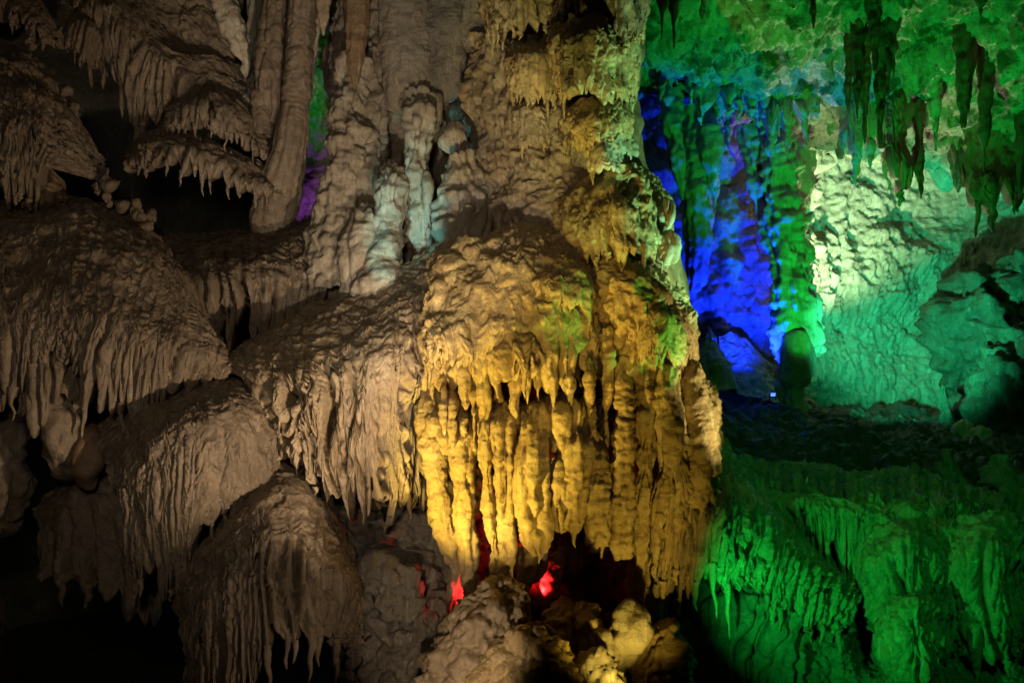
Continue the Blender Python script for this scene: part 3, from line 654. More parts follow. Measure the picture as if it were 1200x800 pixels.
for k, (lab, x, y, r) in enumerate((('rounded pebble-like knob on the dark slope nearest the left mound', 112, 222, 8), ('taller knob of the small stones below the combed flutes', 125, 216, 7), ('leftmost bright pebble on the shaded mound top', 73, 236, 5), ('round pebble beside the tall knob on the mound top', 127, 236, 6), ('flat pebble right of the round one on the mound top', 138, 241, 6), ('pale stone at the head of the dark gully', 163, 246, 7), ('upright pale stone deepest in the dark gully', 180, 256, 6), ('brown stone lying in the dark gully', 170, 262, 9), ('small stone lodged high on the upper left slope', 36, 52, 5), ('knob on the right shoulder of the upper left mound', 86, 126, 8), ('lower knob on the shoulder of the upper left mound', 78, 108, 5))):
    D0 = 11.3 if y > 200 else 11.9; r *= 0.8
    g = tube([(x - 2, y - r * .9, D0 + .05, .6), (x - 1, y - r * .7, D0, r * .6), (x, y - r * .1, D0, r * .9), (x + 2, y + r * .6, D0, r * .85), (x + 2, y + r * 1.0, D0 + .05, .6)], cell=0.012, seed=900 + k, lump=[(0.07, 0.14), (0.03, 0.06)], flat=0.9, crag=[(0.10, 0.16), (0.04, 0.06)])
    thing('stone', lab, 'stone', [('stone', g, M_BROWN)], 'loose stones on the left mounds')

# ================================================================== tan shelf left of the column
gT = sheet([
    [(262, 425, 10.90), (285, 406, 11.00), (330, 372, 11.00), (385, 345, 11.00), (430, 325, 10.90), (480, 305, 10.92), (530, 290, 11.10), (565, 320, 11.35)],
    [(266, 422, 10.30), (292, 412, 10.15), (335, 395, 10.15), (388, 376, 10.15), (435, 360, 10.12), (482, 340, 10.27), (528, 325, 10.50), (565, 345, 10.95)],
    [(271, 428, 9.90), (298, 428, 9.65), (338, 425, 9.55), (390, 415, 9.50), (436, 402, 9.50), (482, 385, 9.72), (526, 372, 10.10), (562, 380, 10.55)],
    [(280, 447, 9.75), (306, 452, 9.45), (345, 452, 9.30), (392, 442, 9.25), (436, 432, 9.25), (480, 420, 9.52), (522, 410, 10.00), (558, 415, 10.50)],
    [(290, 472, 9.70), (318, 488, 9.40), (352, 495, 9.25), (396, 492, 9.20), (436, 482, 9.20), (478, 475, 9.50), (515, 470, 10.00), (548, 470, 10.50)],
    [(296, 500, 9.70), (326, 530, 9.42), (364, 560, 9.28), (402, 575, 9.24), (437, 575, 9.24), (474, 572, 9.54), (508, 570, 10.02), (540, 560, 10.50)],
    [(300, 520, 9.72), (330, 560, 9.45), (375, 610, 9.32), (410, 640, 9.28), (436, 665, 9.28), (472, 620, 9.58), (505, 615, 10.05), (538, 600, 10.50)]],
    cell=0.0105, hem=0.22, seed=101, lump=[(0.10, 0.5), (0.035, 0.15)], wrinkle=[(0.022, 0.045, 2.2)], pop=[(0.03, 0.09, 1.0, (0, 0.5, 3.0, 4.0))],
    ribs=[dict(w=0.14, amp=1.3, start=2.9, svar=0.6, soft=0.7, wander=2.0, notch=1.9), dict(w=0.06, amp=1.2, start=2.9, svar=0.7, soft=0.6, wander=2.0, notch=1.7), dict(w=0.3, amp=0.5, start=2.5, svar=0.5, soft=1.0, wander=1.2)])
thing('drip_shelf', 'tan shelf projecting left of the column with a lacy net of dripping ridges', 'flowstone', [('shelf', gT, M_TAN)], None,
      drips=dict(prob=0.5, len=(0.05, 0.2), mat=M_TAN, rmax=0.03))

# grey rock below the shelf
g = sheet([
    [(310, 520, 10.6), (360, 520, 10.6), (420, 520, 10.6), (480, 520, 10.6), (530, 520, 10.6), (580, 520, 10.6)],
    [(330, 580, 10.2), (372, 585, 10.2), (425, 590, 10.1), (480, 590, 10.1), (530, 600, 10.2), (580, 600, 10.4)],
    [(380, 640, 10.1), (410, 640, 10.0), (450, 645, 9.95), (490, 650, 10.0), (535, 655, 10.1), (580, 655, 10.4)],
    [(400, 680, 9.9), (425, 690, 9.75), (460, 700, 9.7), (500, 705, 9.7), (535, 710, 9.9), (570, 710, 10.2)],
    [(385, 760, 9.9), (420, 760, 9.6), (460, 765, 9.5), (500, 765, 9.55), (530, 770, 9.7), (560, 770, 10.0)],
    [(380, 880, 9.9), (420, 880, 9.6), (460, 880, 9.45), (500, 880, 9.5), (530, 880, 9.6), (560, 880, 9.9)]],
    cell=0.013, seed=102, back=0, lump=[(0.22, 0.55), (0.09, 0.2)], pop=[(0.07, 0.28, 1.2)], wrinkle=[(0.025, 0.07, 1.5)], crag=[(0.28, 0.55), (0.10, 0.18)])
thing('rock_wall', 'rough grey-brown rock face beneath the dripping tan shelf', 'rock', [('face', g, M_GREY)])
g = tube([(425, 655, 9.8, 3), (440, 668, 9.6, 22), (462, 690, 9.55, 28), (480, 715, 9.6, 20), (485, 730, 9.8, 2)], cell=0.013, seed=103, lump=[(0.10, 0.3), (0.04, 0.1)], pop=[(0.04, 0.12)], crag=[(0.15, 0.35), (0.06, 0.12)])
thing('boulder', 'rough boulder with green-lit patches on the grey rock face', 'rock', [('stone', g, M_GREY)])

# ================================================================== centre wall behind the column, with its pillars
gW = sheet([
    [(392, -80, 12.6), (410, -80, 12.2), (450, -80, 12.0), (510, -80, 11.9), (570, -80, 11.8), (640, -80, 11.5), (720, -80, 11.3)],
    [(394, 20, 12.6), (410, 20, 12.2), (450, 20, 12.05), (510, 20, 11.95), (570, 20, 11.8), (640, 20, 11.5), (720, 20, 11.3)],
    [(394, 110, 12.6), (408, 110, 12.1), (450, 110, 12.1), (510, 115, 12.1), (570, 110, 11.8), (640, 110, 11.3), (720, 110, 11.2)],
    [(388, 200, 12.5), (404, 200, 11.9), (450, 200, 12.0), (510, 200, 12.3), (570, 195, 11.7), (640, 190, 11.1), (720, 190, 11.0)],
    [(370, 270, 12.4), (394, 275, 11.7), (450, 275, 11.6), (510, 280, 11.9), (570, 270, 11.2), (640, 262, 10.95), (720, 262, 10.9)],
    [(350, 345, 12.2), (390, 350, 11.4), (450, 355, 11.3), (510, 360, 11.3), (570, 360, 11.0), (640, 360, 10.9), (720, 360, 10.9)],
    [(340, 430, 12.2), (390, 430, 11.4), (450, 430, 11.2), (510, 430, 11.2), (570, 430, 11.0), (640, 430, 10.9), (720, 430, 10.9)]],
    cell=0.014, back=0, seed=111, lump=[(0.18, 0.7), (0.08, 0.25), (0.03, 0.09)], wrinkle=[(0.035, 0.07, 1.6)], pop=[(0.035, 0.12, 1.4)],
    ribs=[dict(w=0.22, amp=0.9, start=-1, wander=0.9, var=0.7), dict(w=0.07, amp=0.7, start=-1, wander=1.0)])
thing('rock_wall', 'tall tan limestone wall behind the upper column', 'rock', [('face', gW, M_WALL)])

g = sheet([[(325, 0, 14.6), (350, 0, 14.5), (380, 0, 14.4), (415, 0, 14.6)], [(325, 100, 14.5), (350, 100, 14.4), (380, 100, 14.3), (415, 100, 14.5)], [(320, 200, 14.4), (348, 200, 14.3), (375, 200, 14.2), (410, 200, 14.4)], [(315, 300, 14.2), (345, 300, 14.1), (370, 300, 14.0), (410, 300, 14.2)]],
    cell=0.016, back=0, seed=119, lump=[(0.15, 0.4), (0.05, 0.14)], crag=[(0.1, 0.3)], wrinkle=[(0.03, 0.06, 1.5)])
thing('rock_wall', 'green and purple lit rock glimpsed through the narrow gap left of the centre wall', 'rock', [('face', g, M_PALE)])
pil_grp = 'pillars on the centre wall'
def pillar(label, path, mat, seed, name='pillar', **k):
    return column(label, path, mat, seed, name=name, group=pil_grp, **k)
pillar('broad lumpy tan pillar at the left end of the centre wall', [(412, 60, 11.9, 10), (410, 80, 11.8, 17), (408, 120, 11.7, 19), (408, 170, 11.6, 21), (402, 215, 11.5, 24), (396, 255, 11.4, 28), (392, 300, 11.3, 30), (392, 345, 11.2, 34)], M_WALL, 121, lump=0.16, rings=0.06, w=0.14, amp=0.6)
pillar('brown pillar right of the lumpy tan one with a dark hollow', [(440, 60, 12.0, 10), (438, 110, 11.9, 14), (436, 165, 11.8, 18), (432, 220, 11.6, 22), (428, 270, 11.5, 24), (426, 330, 11.3, 26)], M_WALL, 122, lump=0.13, rings=0.05, w=0.13)
pillar('long ochre stalactite hanging at the left of the centre wall', [(424, -60, 11.7, 17), (420, 0, 11.65, 15), (417, 50, 11.6, 11), (415, 80, 11.6, 8), (415, 96, 11.6, 5), (415, 103, 11.6, .8)], M_RUST, 123, name='stalactite', rings=0.03, lump=0.04, w=0.06)
pillar('smooth greenish slab of flowstone at the top of the centre wall', [(470, -60, 11.75, 30), (474, 20, 11.7, 30), (476, 70, 11.7, 28), (478, 110, 11.7, 27), (480, 128, 11.75, 22), (480, 136, 11.8, 2)], M_WALL, 124, flat=0.6, rings=0.0, lump=0.05, amp=0.5, w=0.09)
pillar('grey grainy slab beside the smooth greenish slab', [(522, -60, 11.8, 26), (522, 20, 11.75, 26), (522, 70, 11.75, 24), (520, 105, 11.8, 20), (518, 122, 11.9, 3)], M_GREY, 125, flat=0.6, rings=0.0, lump=0.06, w=0.08)
pillar('grey slab edge at top centre, right of the grainy slab', [(560, -60, 11.7, 20), (556, 20, 11.65, 18), (552, 45, 11.65, 12), (551, 62, 11.7, 3)], M_GREY, 126, flat=0.7, rings=0.0, lump=0.05, w=0.1)
pillar('small dark knob column below the grainy slab', [(512, 110, 11.7, 2), (512, 116, 11.6, 7), (511, 135, 11.6, 7), (510, 150, 11.7, 7)], M_WALL, 127, name='stalagmite', rings=0.1, ringlen=0.1)
pillar('pale drooping pendant with two prongs at the centre of the wall', [(490, 120, 11.6, 14), (492, 140, 11.4, 21), (490, 160, 11.3, 18), (488, 185, 11.25, 14), (488, 215, 11.2, 15), (492, 245, 11.2, 16), (494, 275, 11.25, 14), (496, 310, 11.3, 10)], M_PALE, 128, name='pendant', lump=0.14, rings=0.08, w=0.1, amp=0.9)
pillar('slim curved prong hanging from the pale pendant', [(500, 205, 11.1, 5), (502, 220, 11.0, 6), (501, 240, 11.0, 4), (503, 262, 11.0, 1)], M_PALE, 129, name='stalactite', lump=0.03, w=0.05)
pillar('blue-green lit rounded stalagmite left of the pale pendant', [(462, 192, 11.5, 4), (461, 202, 11.2, 12), (457, 225, 11.0, 16), (455, 255, 10.95, 18), (452, 290, 10.9, 22), (448, 330, 10.8, 30), (446, 370, 10.7, 34)], M_PALE, 130, name='stalagmite', lump=0.12, rings=0.08, w=0.09, amp=0.7)
pillar('low rounded shoulder left of the blue-green stalagmite', [(432, 240, 11.5, 4), (430, 252, 11.2, 16), (428, 285, 11.0, 24), (426, 320, 10.9, 28), (428, 350, 10.9, 28)], M_PALE, 131, name='stalagmite', lump=0.1, rings=0.05, w=0.12)
pillar('knobbly stack of bluish stone right of the dark cleft', [(532, 150, 11.5, 5), (534, 160, 11.3, 9), (536, 185, 11.2, 14), (544, 205, 11.05, 23), (546, 230, 11.0, 26), (548, 260, 10.9, 27), (546, 290, 10.8, 28), (540, 330, 10.7, 30), (536, 360, 10.7, 34)], M_PALE, 132, name='stalagmite', lump=0.2, rings=0.08, ringlen=0.22, w=0.12, amp=0.9)
pillar('ochre pillar merging into the column right of the bluish stack', [(572, 140, 11.3, 6), (576, 165, 11.1, 14), (581, 200, 11.0, 15), (584, 235, 10.9, 14), (582, 262, 10.8, 14), (572, 290, 10.6, 16)], M_WALL, 133, lump=0.1, rings=0.08, w=0.09)
pillar('rounded tan bulge at the foot of the bluish stack', [(566, 245, 10.7, 2), (566, 255, 10.5, 12), (560, 270, 10.4, 16), (552, 290, 10.35, 18), (545, 310, 10.4, 14)], M_WALL, 134, name='knob', lump=0.08, w=0.12)

# rough tan slope between wall and column
gS = sheet([
    [(552, 40, 11.52), (585, 40, 11.22), (625, 45, 10.92), (665, 50, 10.82), (705, 60, 10.82)],
    [(548, 110, 11.37), (585, 105, 10.87), (628, 105, 10.52), (668, 110, 10.42), (708, 115, 10.47)],
    [(560, 170, 11.17), (592, 165, 10.72), (632, 165, 10.37), (670, 165, 10.27), (708, 170, 10.37)],
    [(575, 215, 10.87), (600, 215, 10.52), (635, 215, 10.22), (672, 215, 10.17), (708, 220, 10.27)],
    [(580, 255, 10.67), (602, 258, 10.37), (635, 255, 10.19), (672, 252, 10.15), (708, 255, 10.27)],
    [(575, 300, 10.67), (602, 300, 10.52), (635, 300, 10.37), (672, 300, 10.27), (708, 300, 10.27)]],
    cell=0.012, back=0, seed=141, lump=[(0.16, 0.5), (0.07, 0.18), (0.025, 0.07)], pop=[(0.05, 0.13, 1.5)], wrinkle=[(0.03, 0.06, 1.8)],
    ribs=[dict(w=0.2, amp=0.8, start=-0.5, end=2.6, wander=1.6, var=0.7), dict(w=0.07, amp=0.8, start=-0.5, end=2.8, wander=1.6)])

# ================================================================== the great column
def wrapped(x0, x1, ys, Df, Db, **k):
    return arc(x0, x1, ys, Df, Db, **k)
parts = [('rough_slope', gS, M_TAN)]
core = tube([(690, -80, 11.4, 75), (690, 60, 11.3, 62), (695, 200, 11.2, 60), (690, 300, 11.1, 110), (680, 420, 11.1, 120), (675, 500, 11.3, 105), (680, 560, 11.6, 80), (680, 720, 11.7, 80), (680, 840, 11.7, 80)], cell=0.03, seed=150, lump=[(0.1, 0.4)])
parts.append(('core', core, M_RUST))
# top curtains
def curt(rows, seed, mat, hem=0.25, w=0.1, start=1.0, pop=0.03, lump=0.08, amp=1.2, bead=0.0, cell=0.0105, back=0.25, popw=0.09, w2=None, wander=0.9, slant=0.0, extra=None, name='curtain', svar=0.4, soft=0.6):
    ribs = [dict(w=w, amp=amp, start=start, svar=svar, soft=soft, wander=wander, bead=bead, slant=slant), dict(w=w2 or w * 0.4, amp=0.9, start=start, svar=0.5, soft=0.5, wander=1.0, slant=slant, bead=bead)]
    g = sheet(rows, cell=cell, hem=hem, seed=seed, back=back, lump=[(lump, 0.4), (lump * 0.45, 0.14)], pop=[(pop, popw, 1.1), (pop * .4, popw * .4, 1.0)], wrinkle=[(0.018, 0.04, 2.0)], ribs=ribs)
    parts.append((name, g, mat)); return g
curt([arc(570, 665, [-40, -50, -40], 10.6, 11.2), arc(566, 668, [-10, -20, -10], 10.3, 11.1), arc(568, 666, [18, 10, 14], 10.25, 11.1), arc(575, 662, [52, 52, 40], 10.3, 11.1)], 151, M_GOLD, pop=0.06)
curt([arc(640, 710, [-60, -70, -60], 10.5, 11.0), arc(638, 712, [-30, -35, -30], 10.25, 10.9), arc(640, 712, [-5, -5, -5], 10.22, 10.9), arc(645, 712, [30, 36, 30], 10.3, 10.9)], 152, M_GOLD, w=0.09, hem=0.5)
curt([arc(690, 763, [-60, -70, -70], 10.05, 11.0), arc(688, 760, [-25, -30, -25], 9.80, 10.9), arc(690, 756, [5, 5, 0], 9.75, 10.9), arc(702, 750, [45, 62, 50], 9.80, 10.9)], 153, M_RUST, w=0.09, pop=0.01, amp=1.3, slant=-0.1, hem=0.3)
curt([arc(596, 668, [62, 50, 55], 10.35, 11.0), arc(594, 668, [76, 62, 66], 10.15, 10.9), arc(597, 664, [92, 84, 84], 10.11, 10.9), arc(602, 660, [122, 126, 118], 10.15, 10.9)], 154, M_GOLD, w=0.08)
curt([arc(640, 746, [36, 22, 34], 9.82, 11.0), arc(636, 746, [52, 38, 48], 9.57, 10.9), arc(638, 744, [76, 66, 72], 9.52, 10.9), arc(646, 738, [118, 126, 128], 9.57, 10.9)], 155, M_GOLD, w=0.085, start=1.1, pop=0.02, amp=1.5, hem=0.22)
curt([arc(600, 660, [130, 120, 125], 10.45, 10.9), arc(598, 662, [142, 132, 138], 10.3, 10.8), arc(602, 660, [172, 178, 170], 10.3, 10.8)], 156, M_TAN, w=0.08, start=0.6)
# second tier
curt([arc(652, 738, [138, 116, 118], 9.80, 10.9), arc(650, 738, [148, 130, 130], 9.58, 10.8), arc(654, 738, [168, 152, 148], 9.54, 10.8), arc(660, 736, [200, 176, 168], 9.58, 10.8)], 157, M_GOLD, w=0.08, start=1.0, amp=1.4)
curt([arc(672, 738, [165, 155, 155], 9.65, 10.8), arc(670, 738, [175, 166, 164], 9.54, 10.8), arc(674, 738, [192, 186, 180], 9.52, 10.8), arc(690, 736, [206, 206, 208], 9.55, 10.8)], 158, M_PALE, w=0.09, start=0.8, bead=0.3)
# third tier: widening hood
curt([arc(678, 753, [206, 192, 200], 10.0, 10.9), arc(662, 767, [230, 215, 224], 9.72, 10.8), arc(648, 781, [250, 238, 244], 9.5, 10.75), arc(645, 787, [272, 264, 262], 9.42, 10.75), arc(652, 787, [300, 312, 302], 9.45, 10.75)], 159, M_GOLD, w=0.085, start=1.4, amp=1.1, pop=0.04, lump=0.12, wander=1.0, hem=0.16)
kb = tube([(778, 232, 10.2, 3), (779, 242, 10.1, 11), (779, 256, 10.08, 13), (778, 268, 10.1, 9), (777, 274, 10.1, 1)], cell=0.0105, seed=160, lump=[(0.05, 0.15)], ribs=[dict(w=0.07, amp=1.0, start=-1)])
parts.append(('knob', kb, M_PALE))
kb = tube([(778, 272, 10.0, 3), (781, 280, 9.95, 12), (782, 295, 9.95, 14), (779, 306, 10.0, 9), (778, 311, 10.0, 1)], cell=0.0105, seed=161, lump=[(0.05, 0.15)], ribs=[dict(w=0.06, amp=1.0, start=-1)])
parts.append(('knob', kb, M_PALE))
# fourth tier, right
curt([arc(682, 752, [318, 298, 312], 9.8, 10.9), arc(676, 782, [335, 318, 330], 9.45, 10.8), arc(680, 804, [362, 345, 350], 9.28, 10.8), arc(690, 806, [395, 385, 380], 9.22, 10.8), arc(700, 804, [425, 425, 420], 9.26, 10.8), arc(706, 798, [462, 468, 462], 9.35, 10.8)], 162, M_GOLD, w=0.11, start=2.2, amp=1.1, pop=0.06, lump=0.12, popw=0.1, wander=1.5, hem=0.15)
# the golden bulge
curt([arc(515, 700, [300, 268, 275], 10.1, 10.5), arc(506, 706, [325, 288, 300], 9.6, 10.15), arc(500, 708, [355, 325, 335], 9.25, 9.95), arc(496, 712, [390, 372, 375], 9.12, 9.95), arc(494, 715, [420, 412, 410], 9.1, 9.95), arc(495, 715, [450, 440, 440], 9.15, 9.95), arc(500, 712, [478, 464, 470], 9.25, 9.95)], 163, M_GOLD, w=0.16, start=3.6, amp=1.2, pop=0.075, popw=0.12, lump=0.12, hem=0.22, wander=1.2, name='bulge')
for k, (x, y, r, D) in enumerate(((552, 300, 15, 9.75), (530, 318, 13, 9.6), (585, 292, 12, 9.7), (600, 332, 17, 9.35), (545, 345, 14, 9.4), (518, 352, 11, 9.45), (620, 300, 14, 9.65), (575, 318, 14, 9.5))):
    kb = tube([(x - 2, y - r * .9, D + .14, 2), (x - 1, y - r * .6, D + .06, r * .9), (x, y, D + .03, r * 1.1), (x + 2, y + r * .7, D + .04, r * .8), (x, y + r * 1.1, D + .12, 1)], cell=0.0105, seed=1630 + k, lump=[(0.09, 0.18), (0.04, 0.07)], flat=0.9, pop=[(0.04, 0.07)], wrinkle=[(0.02, 0.035, 2)])
    parts.append(('knob', kb, M_GOLD))
curt([arc(602, 700, [318, 302, 322], 9.45, 9.95), arc(598, 704, [334, 320, 342], 9.2, 9.8), arc(600, 704, [352, 342, 362], 9.12, 9.8), arc(606, 702, [380, 372, 392], 9.16, 9.8)], 1641, M_GOLD, w=0.13, start=1.3, amp=1.3, pop=0.05, lump=0.08, hem=0.35, name='ledge')
curt([arc(498, 574, [376, 360, 372], 9.5, 9.9), arc(492, 578, [392, 376, 388], 9.15, 9.8), arc(494, 578, [412, 400, 408], 9.02, 9.8), arc(500, 574, [446, 440, 440], 9.05, 9.8)], 1642, M_GOLD, w=0.10, start=1.3, amp=1.3, pop=0.07, popw=0.08, lump=0.1, hem=0.4, name='ledge')
curt([arc(566, 652, [402, 390, 400], 9.4, 9.8), arc(562, 656, [414, 402, 412], 9.05, 9.7), arc(564, 656, [432, 424, 432], 8.95, 9.7), arc(570, 650, [462, 468, 462], 9.0, 9.7)], 1643, M_GOLD, w=0.12, start=1.2, amp=1.4, pop=0.06, popw=0.08, lump=0.1, hem=0.5, name='ledge')
curt([arc(722, 806, [366, 352, 362], 9.6, 10.4), arc(720, 812, [382, 366, 374], 9.3, 10.2), arc(724, 812, [402, 392, 396], 9.14, 10.2), arc(730, 808, [442, 440, 436], 9.16, 10.2)], 1644, M_GOLD, w=0.08, start=1.0, amp=1.4, pop=0.05, popw=0.08, lump=0.08, hem=0.3, wander=1.4, name='ledge')
# lower curtain: big pillars hanging under the bulge
curt([arc(494, 640, [455, 478, 484], 9.9, 10.2), arc(487, 645, [470, 488, 494], 9.36, 9.95), arc(486, 645, [495, 502, 508], 9.22, 9.95), arc(488, 642, [520, 525, 528], 9.3, 9.95), arc(494, 638, [548, 550, 545], 9.45, 9.95)], 164, M_GOLD, w=0.2, start=0.8, amp=1.2, pop=0.05, popw=0.09, lump=0.08, hem=0.3, bead=0.25)
curt([arc(602, 716, [478, 466, 472], 9.85, 10.5), arc(593, 721, [490, 476, 484], 9.25, 10.5), arc(594, 722, [508, 495, 500], 9.1, 10.5), arc(598, 720, [530, 522, 528], 9.12, 10.5), arc(604, 716, [552, 548, 550], 9.25, 10.5)], 165, M_GOLD, w=0.2, start=0.8, amp=1.2, pop=0.045, popw=0.09, lump=0.1, hem=0.3, bead=0.3)
curt([arc(742, 832, [462, 440, 450], 10.0, 10.8), arc(734, 838, [472, 455, 462], 9.55, 10.6), arc(732, 840, [490, 476, 482], 9.38, 10.6), arc(734, 840, [525, 510, 512], 9.3, 10.6), arc(742, 842, [570, 560, 560], 9.25, 10.6), arc(748, 840, [620, 620, 615], 9.25, 10.6), arc(752, 832, [690, 705, 690], 9.3, 10.6)], 166, M_GOLD, w=0.13, start=0.9, amp=1.2, pop=0.05, popw=0.1, lump=0.08, hem=0.25, bead=0.25)
def pil(path, seed, mat=M_GOLD, rings=0.14, ringlen=0.13, w=0.07, lump=0.05, name='pipe'):
    x0, y0, D0, r0 = path[0]
    path = [(x0, y0 - 26, D0 + .3, r0 * .35), (x0, y0 - 12, D0 + .12, r0 * .8)] + path
    g = tube(path, cell=0.0095, seed=seed, rings=rings, ringlen=ringlen, lump=[(lump, 0.25), (lump * .5, 0.09)], ribs=[dict(w=w, amp=0.7, start=-1, wander=0.7)], wrinkle=[(0.012, 0.035, 2.0)])
    parts.append((name, g, mat))
pil([(505, 470, 9.6, 12), (506, 520, 9.5, 16), (510, 560, 9.5, 13), (518, 600, 9.5, 13), (528, 640, 9.5, 12), (534, 665, 9.5, 8), (536, 676, 9.5, 1)], 171)
pil([(536, 480, 9.4, 12), (540, 520, 9.35, 15), (543, 570, 9.35, 13), (546, 620, 9.4, 12), (550, 660, 9.4, 10), (552, 695, 9.4, 8), (552, 705, 9.4, 6)], 172)
pil([(566, 490, 9.3, 9), (568, 530, 9.25, 8), (572, 580, 9.25, 5), (578, 640, 9.25, 5), (582, 690, 9.3, 5), (583, 712, 9.3, 4)], 173, rings=0.08)
pil([(592, 500, 9.3, 16), (592, 530, 9.25, 13), (592, 570, 9.25, 9), (592, 620, 9.3, 9), (595, 670, 9.3, 8), (598, 690, 9.35, 3)], 174)
pil([(580, 495, 9.35, 10), (582, 520, 9.3, 7), (586, 545, 9.25, 3), (588, 560, 9.25, 1)], 175, rings=0.05)
pil([(625, 500, 9.2, 14), (624, 540, 9.1, 19), (625, 580, 9.1, 21), (628, 615, 9.12, 19), (630, 640, 9.15, 13), (632, 648, 9.2, 2)], 176, rings=0.07)
pil([(655, 545, 9.1, 8), (656, 575, 9.05, 8), (657, 600, 9.05, 7), (658, 618, 9.08, 6), (658, 623, 9.1, 1)], 177)
pil([(678, 530, 9.1, 16), (676, 560, 9.05, 13), (674, 590, 9.05, 10), (673, 615, 9.08, 8), (673, 624, 9.1, 1)], 178)
pil([(700, 540, 9.2, 12), (698, 575, 9.12, 15), (698, 605, 9.12, 15), (702, 630, 9.15, 12), (704, 638, 9.2, 2)], 179)
pil([(714, 560, 9.25, 8), (714, 600, 9.2, 8), (714, 632, 9.2, 6), (714, 640, 9.2, 1)], 180)
pil([(732, 420, 9.4, 9), (732, 460, 9.25, 11), (731, 520, 9.15, 12), (730, 570, 9.15, 13), (729, 620, 9.15, 13), (729, 644, 9.15, 12), (729, 652, 9.2, 4)], 181, rings=0.2, ringlen=0.11)
pil([(712, 395, 9.4, 6), (712, 430, 9.3, 6), (711, 480, 9.3, 5), (711, 530, 9.3, 5)], 182, rings=0.1)
pil([(757, 440, 9.4, 14), (759, 480, 9.3, 14), (756, 520, 9.3, 10), (755, 570, 9.3, 9), (752, 620, 9.35, 8), (750, 660, 9.4, 7), (747, 720, 9.45, 4)], 183, rings=0.08)
pil([(782, 450, 9.3, 14), (786, 500, 9.2, 17), (784, 540, 9.2, 14), (776, 580, 9.2, 10), (770, 620, 9.2, 6), (768, 660, 9.22, 2)], 184, rings=0.12)
pil([(812, 450, 9.5, 14), (818, 490, 9.45, 17), (820, 540, 9.4, 15), (815, 590, 9.4, 12), (806, 640, 9.4, 7), (800, 690, 9.4, 2)], 185, rings=0.12)
pil([(606, 440, 9.3, 7), (604, 460, 9.25, 5), (602, 475, 9.25, 7), (604, 495, 9.3, 8)], 186, rings=0.1)
pil([(566, 430, 9.25, 8), (566, 450, 9.2, 6), (566, 470, 9.2, 8), (564, 490, 9.25, 9)], 187, rings=0.1)
for k, (x, y, l, r) in enumerate(((545, 440, 40, 4), (630, 440, 30, 5), (648, 445, 34, 4), (668, 450, 26, 4), (690, 445, 36, 5), (520, 470, 40, 4), (530, 480, 46, 4), (555, 470, 30, 3))):
    pil([(x, y - 10, 9.2, r * 1.4), (x, y + l * .3, 9.15, r), (x + 1, y + l * .8, 9.15, r * .5), (x + 1, y + l, 9.15, .5)], 1900 + k, rings=0.05, w=0.05)
thing('great_column', 'giant golden-lit flowstone column with tiers, knobs and hanging pipes at the centre', 'column', parts, None, drips=dict(prob=0.4, len=(0.06, 0.25), mat=M_GOLD, rmax=0.035))

# ---- base under the column
base_grp = 'boulders under the column'
def rock(label, path, seed, mat, flat=1.1, lump=0.12, name='boulder', group=base_grp, pop=0.03, cell=0.0105):
    g = tube(path, cell=cell, seed=seed, flat=flat, lump=[(lump, 0.4), (lump * .5, 0.15)], pop=[(pop, 0.14)], wrinkle=[(0.014, 0.05, 2)], crag=[(lump * 1.1, 0.38), (lump * .45, 0.12)])
    return thing(name, label, 'rock', [('stone', g, mat)], group)
rock('tall brown rock rising left under the hanging pipes', [(592, 682, 9.3, 3), (588, 690, 9.1, 22), (580, 715, 8.95, 38), (566, 750, 8.85, 50), (556, 800, 8.8, 56), (550, 880, 8.8, 62)], 201, M_TAN)
rock('rounded brown shoulder at the bottom left of the boulder heap', [(535, 735, 9.2, 3), (532, 745, 9.0, 16), (526, 775, 8.9, 26), (520, 820, 8.9, 34), (516, 880, 8.9, 40)], 202, M_TAN)
rock('long low brown boulder in front of the heap at the bottom edge', [(640, 752, 8.7, 4), (635, 760, 8.5, 40), (630, 790, 8.4, 72), (628, 850, 8.4, 84), (628, 900, 8.4, 84)], 203, M_GOLD, flat=0.6)
rock('round knob on the heap below the red hollow', [(628, 736, 8.95, 2), (628, 742, 8.8, 13), (628, 755, 8.75, 17), (628, 772, 8.8, 14)], 204, M_TAN)
rock('dark boulder in the middle of the heap behind the bright ball', [(672, 722, 9.3, 4), (670, 735, 9.1, 30), (672, 765, 9.0, 46), (675, 820, 9.0, 60)], 205, M_GOLD)
rock('brightly lit ball-shaped boulder on the heap', [(737, 720, 8.95, 2), (737, 726, 8.85, 15), (736, 742, 8.8, 22), (730, 760, 8.85, 19), (722, 776, 8.9, 12)], 206, M_PALE, lump=0.06)
rock('bright small boulder leaning on the ball-shaped one', [(706, 738, 8.85, 2), (706, 744, 8.75, 12), (708, 755, 8.72, 14), (714, 768, 8.75, 10)], 207, M_PALE, lump=0.06)
rock('golden boulder at the right end of the heap', [(776, 734, 9.2, 3), (776, 742, 9.05, 16), (772, 765, 8.95, 28), (768, 800, 8.9, 34), (766, 880, 8.9, 40)], 208, M_GOLD)
rock('small golden boulder at the bottom edge below the ball-shaped one', [(700, 776, 8.5, 3), (700, 784, 8.4, 22), (702, 810, 8.35, 36), (702, 870, 8.35, 44)], 209, M_PALE, lump=0.08)
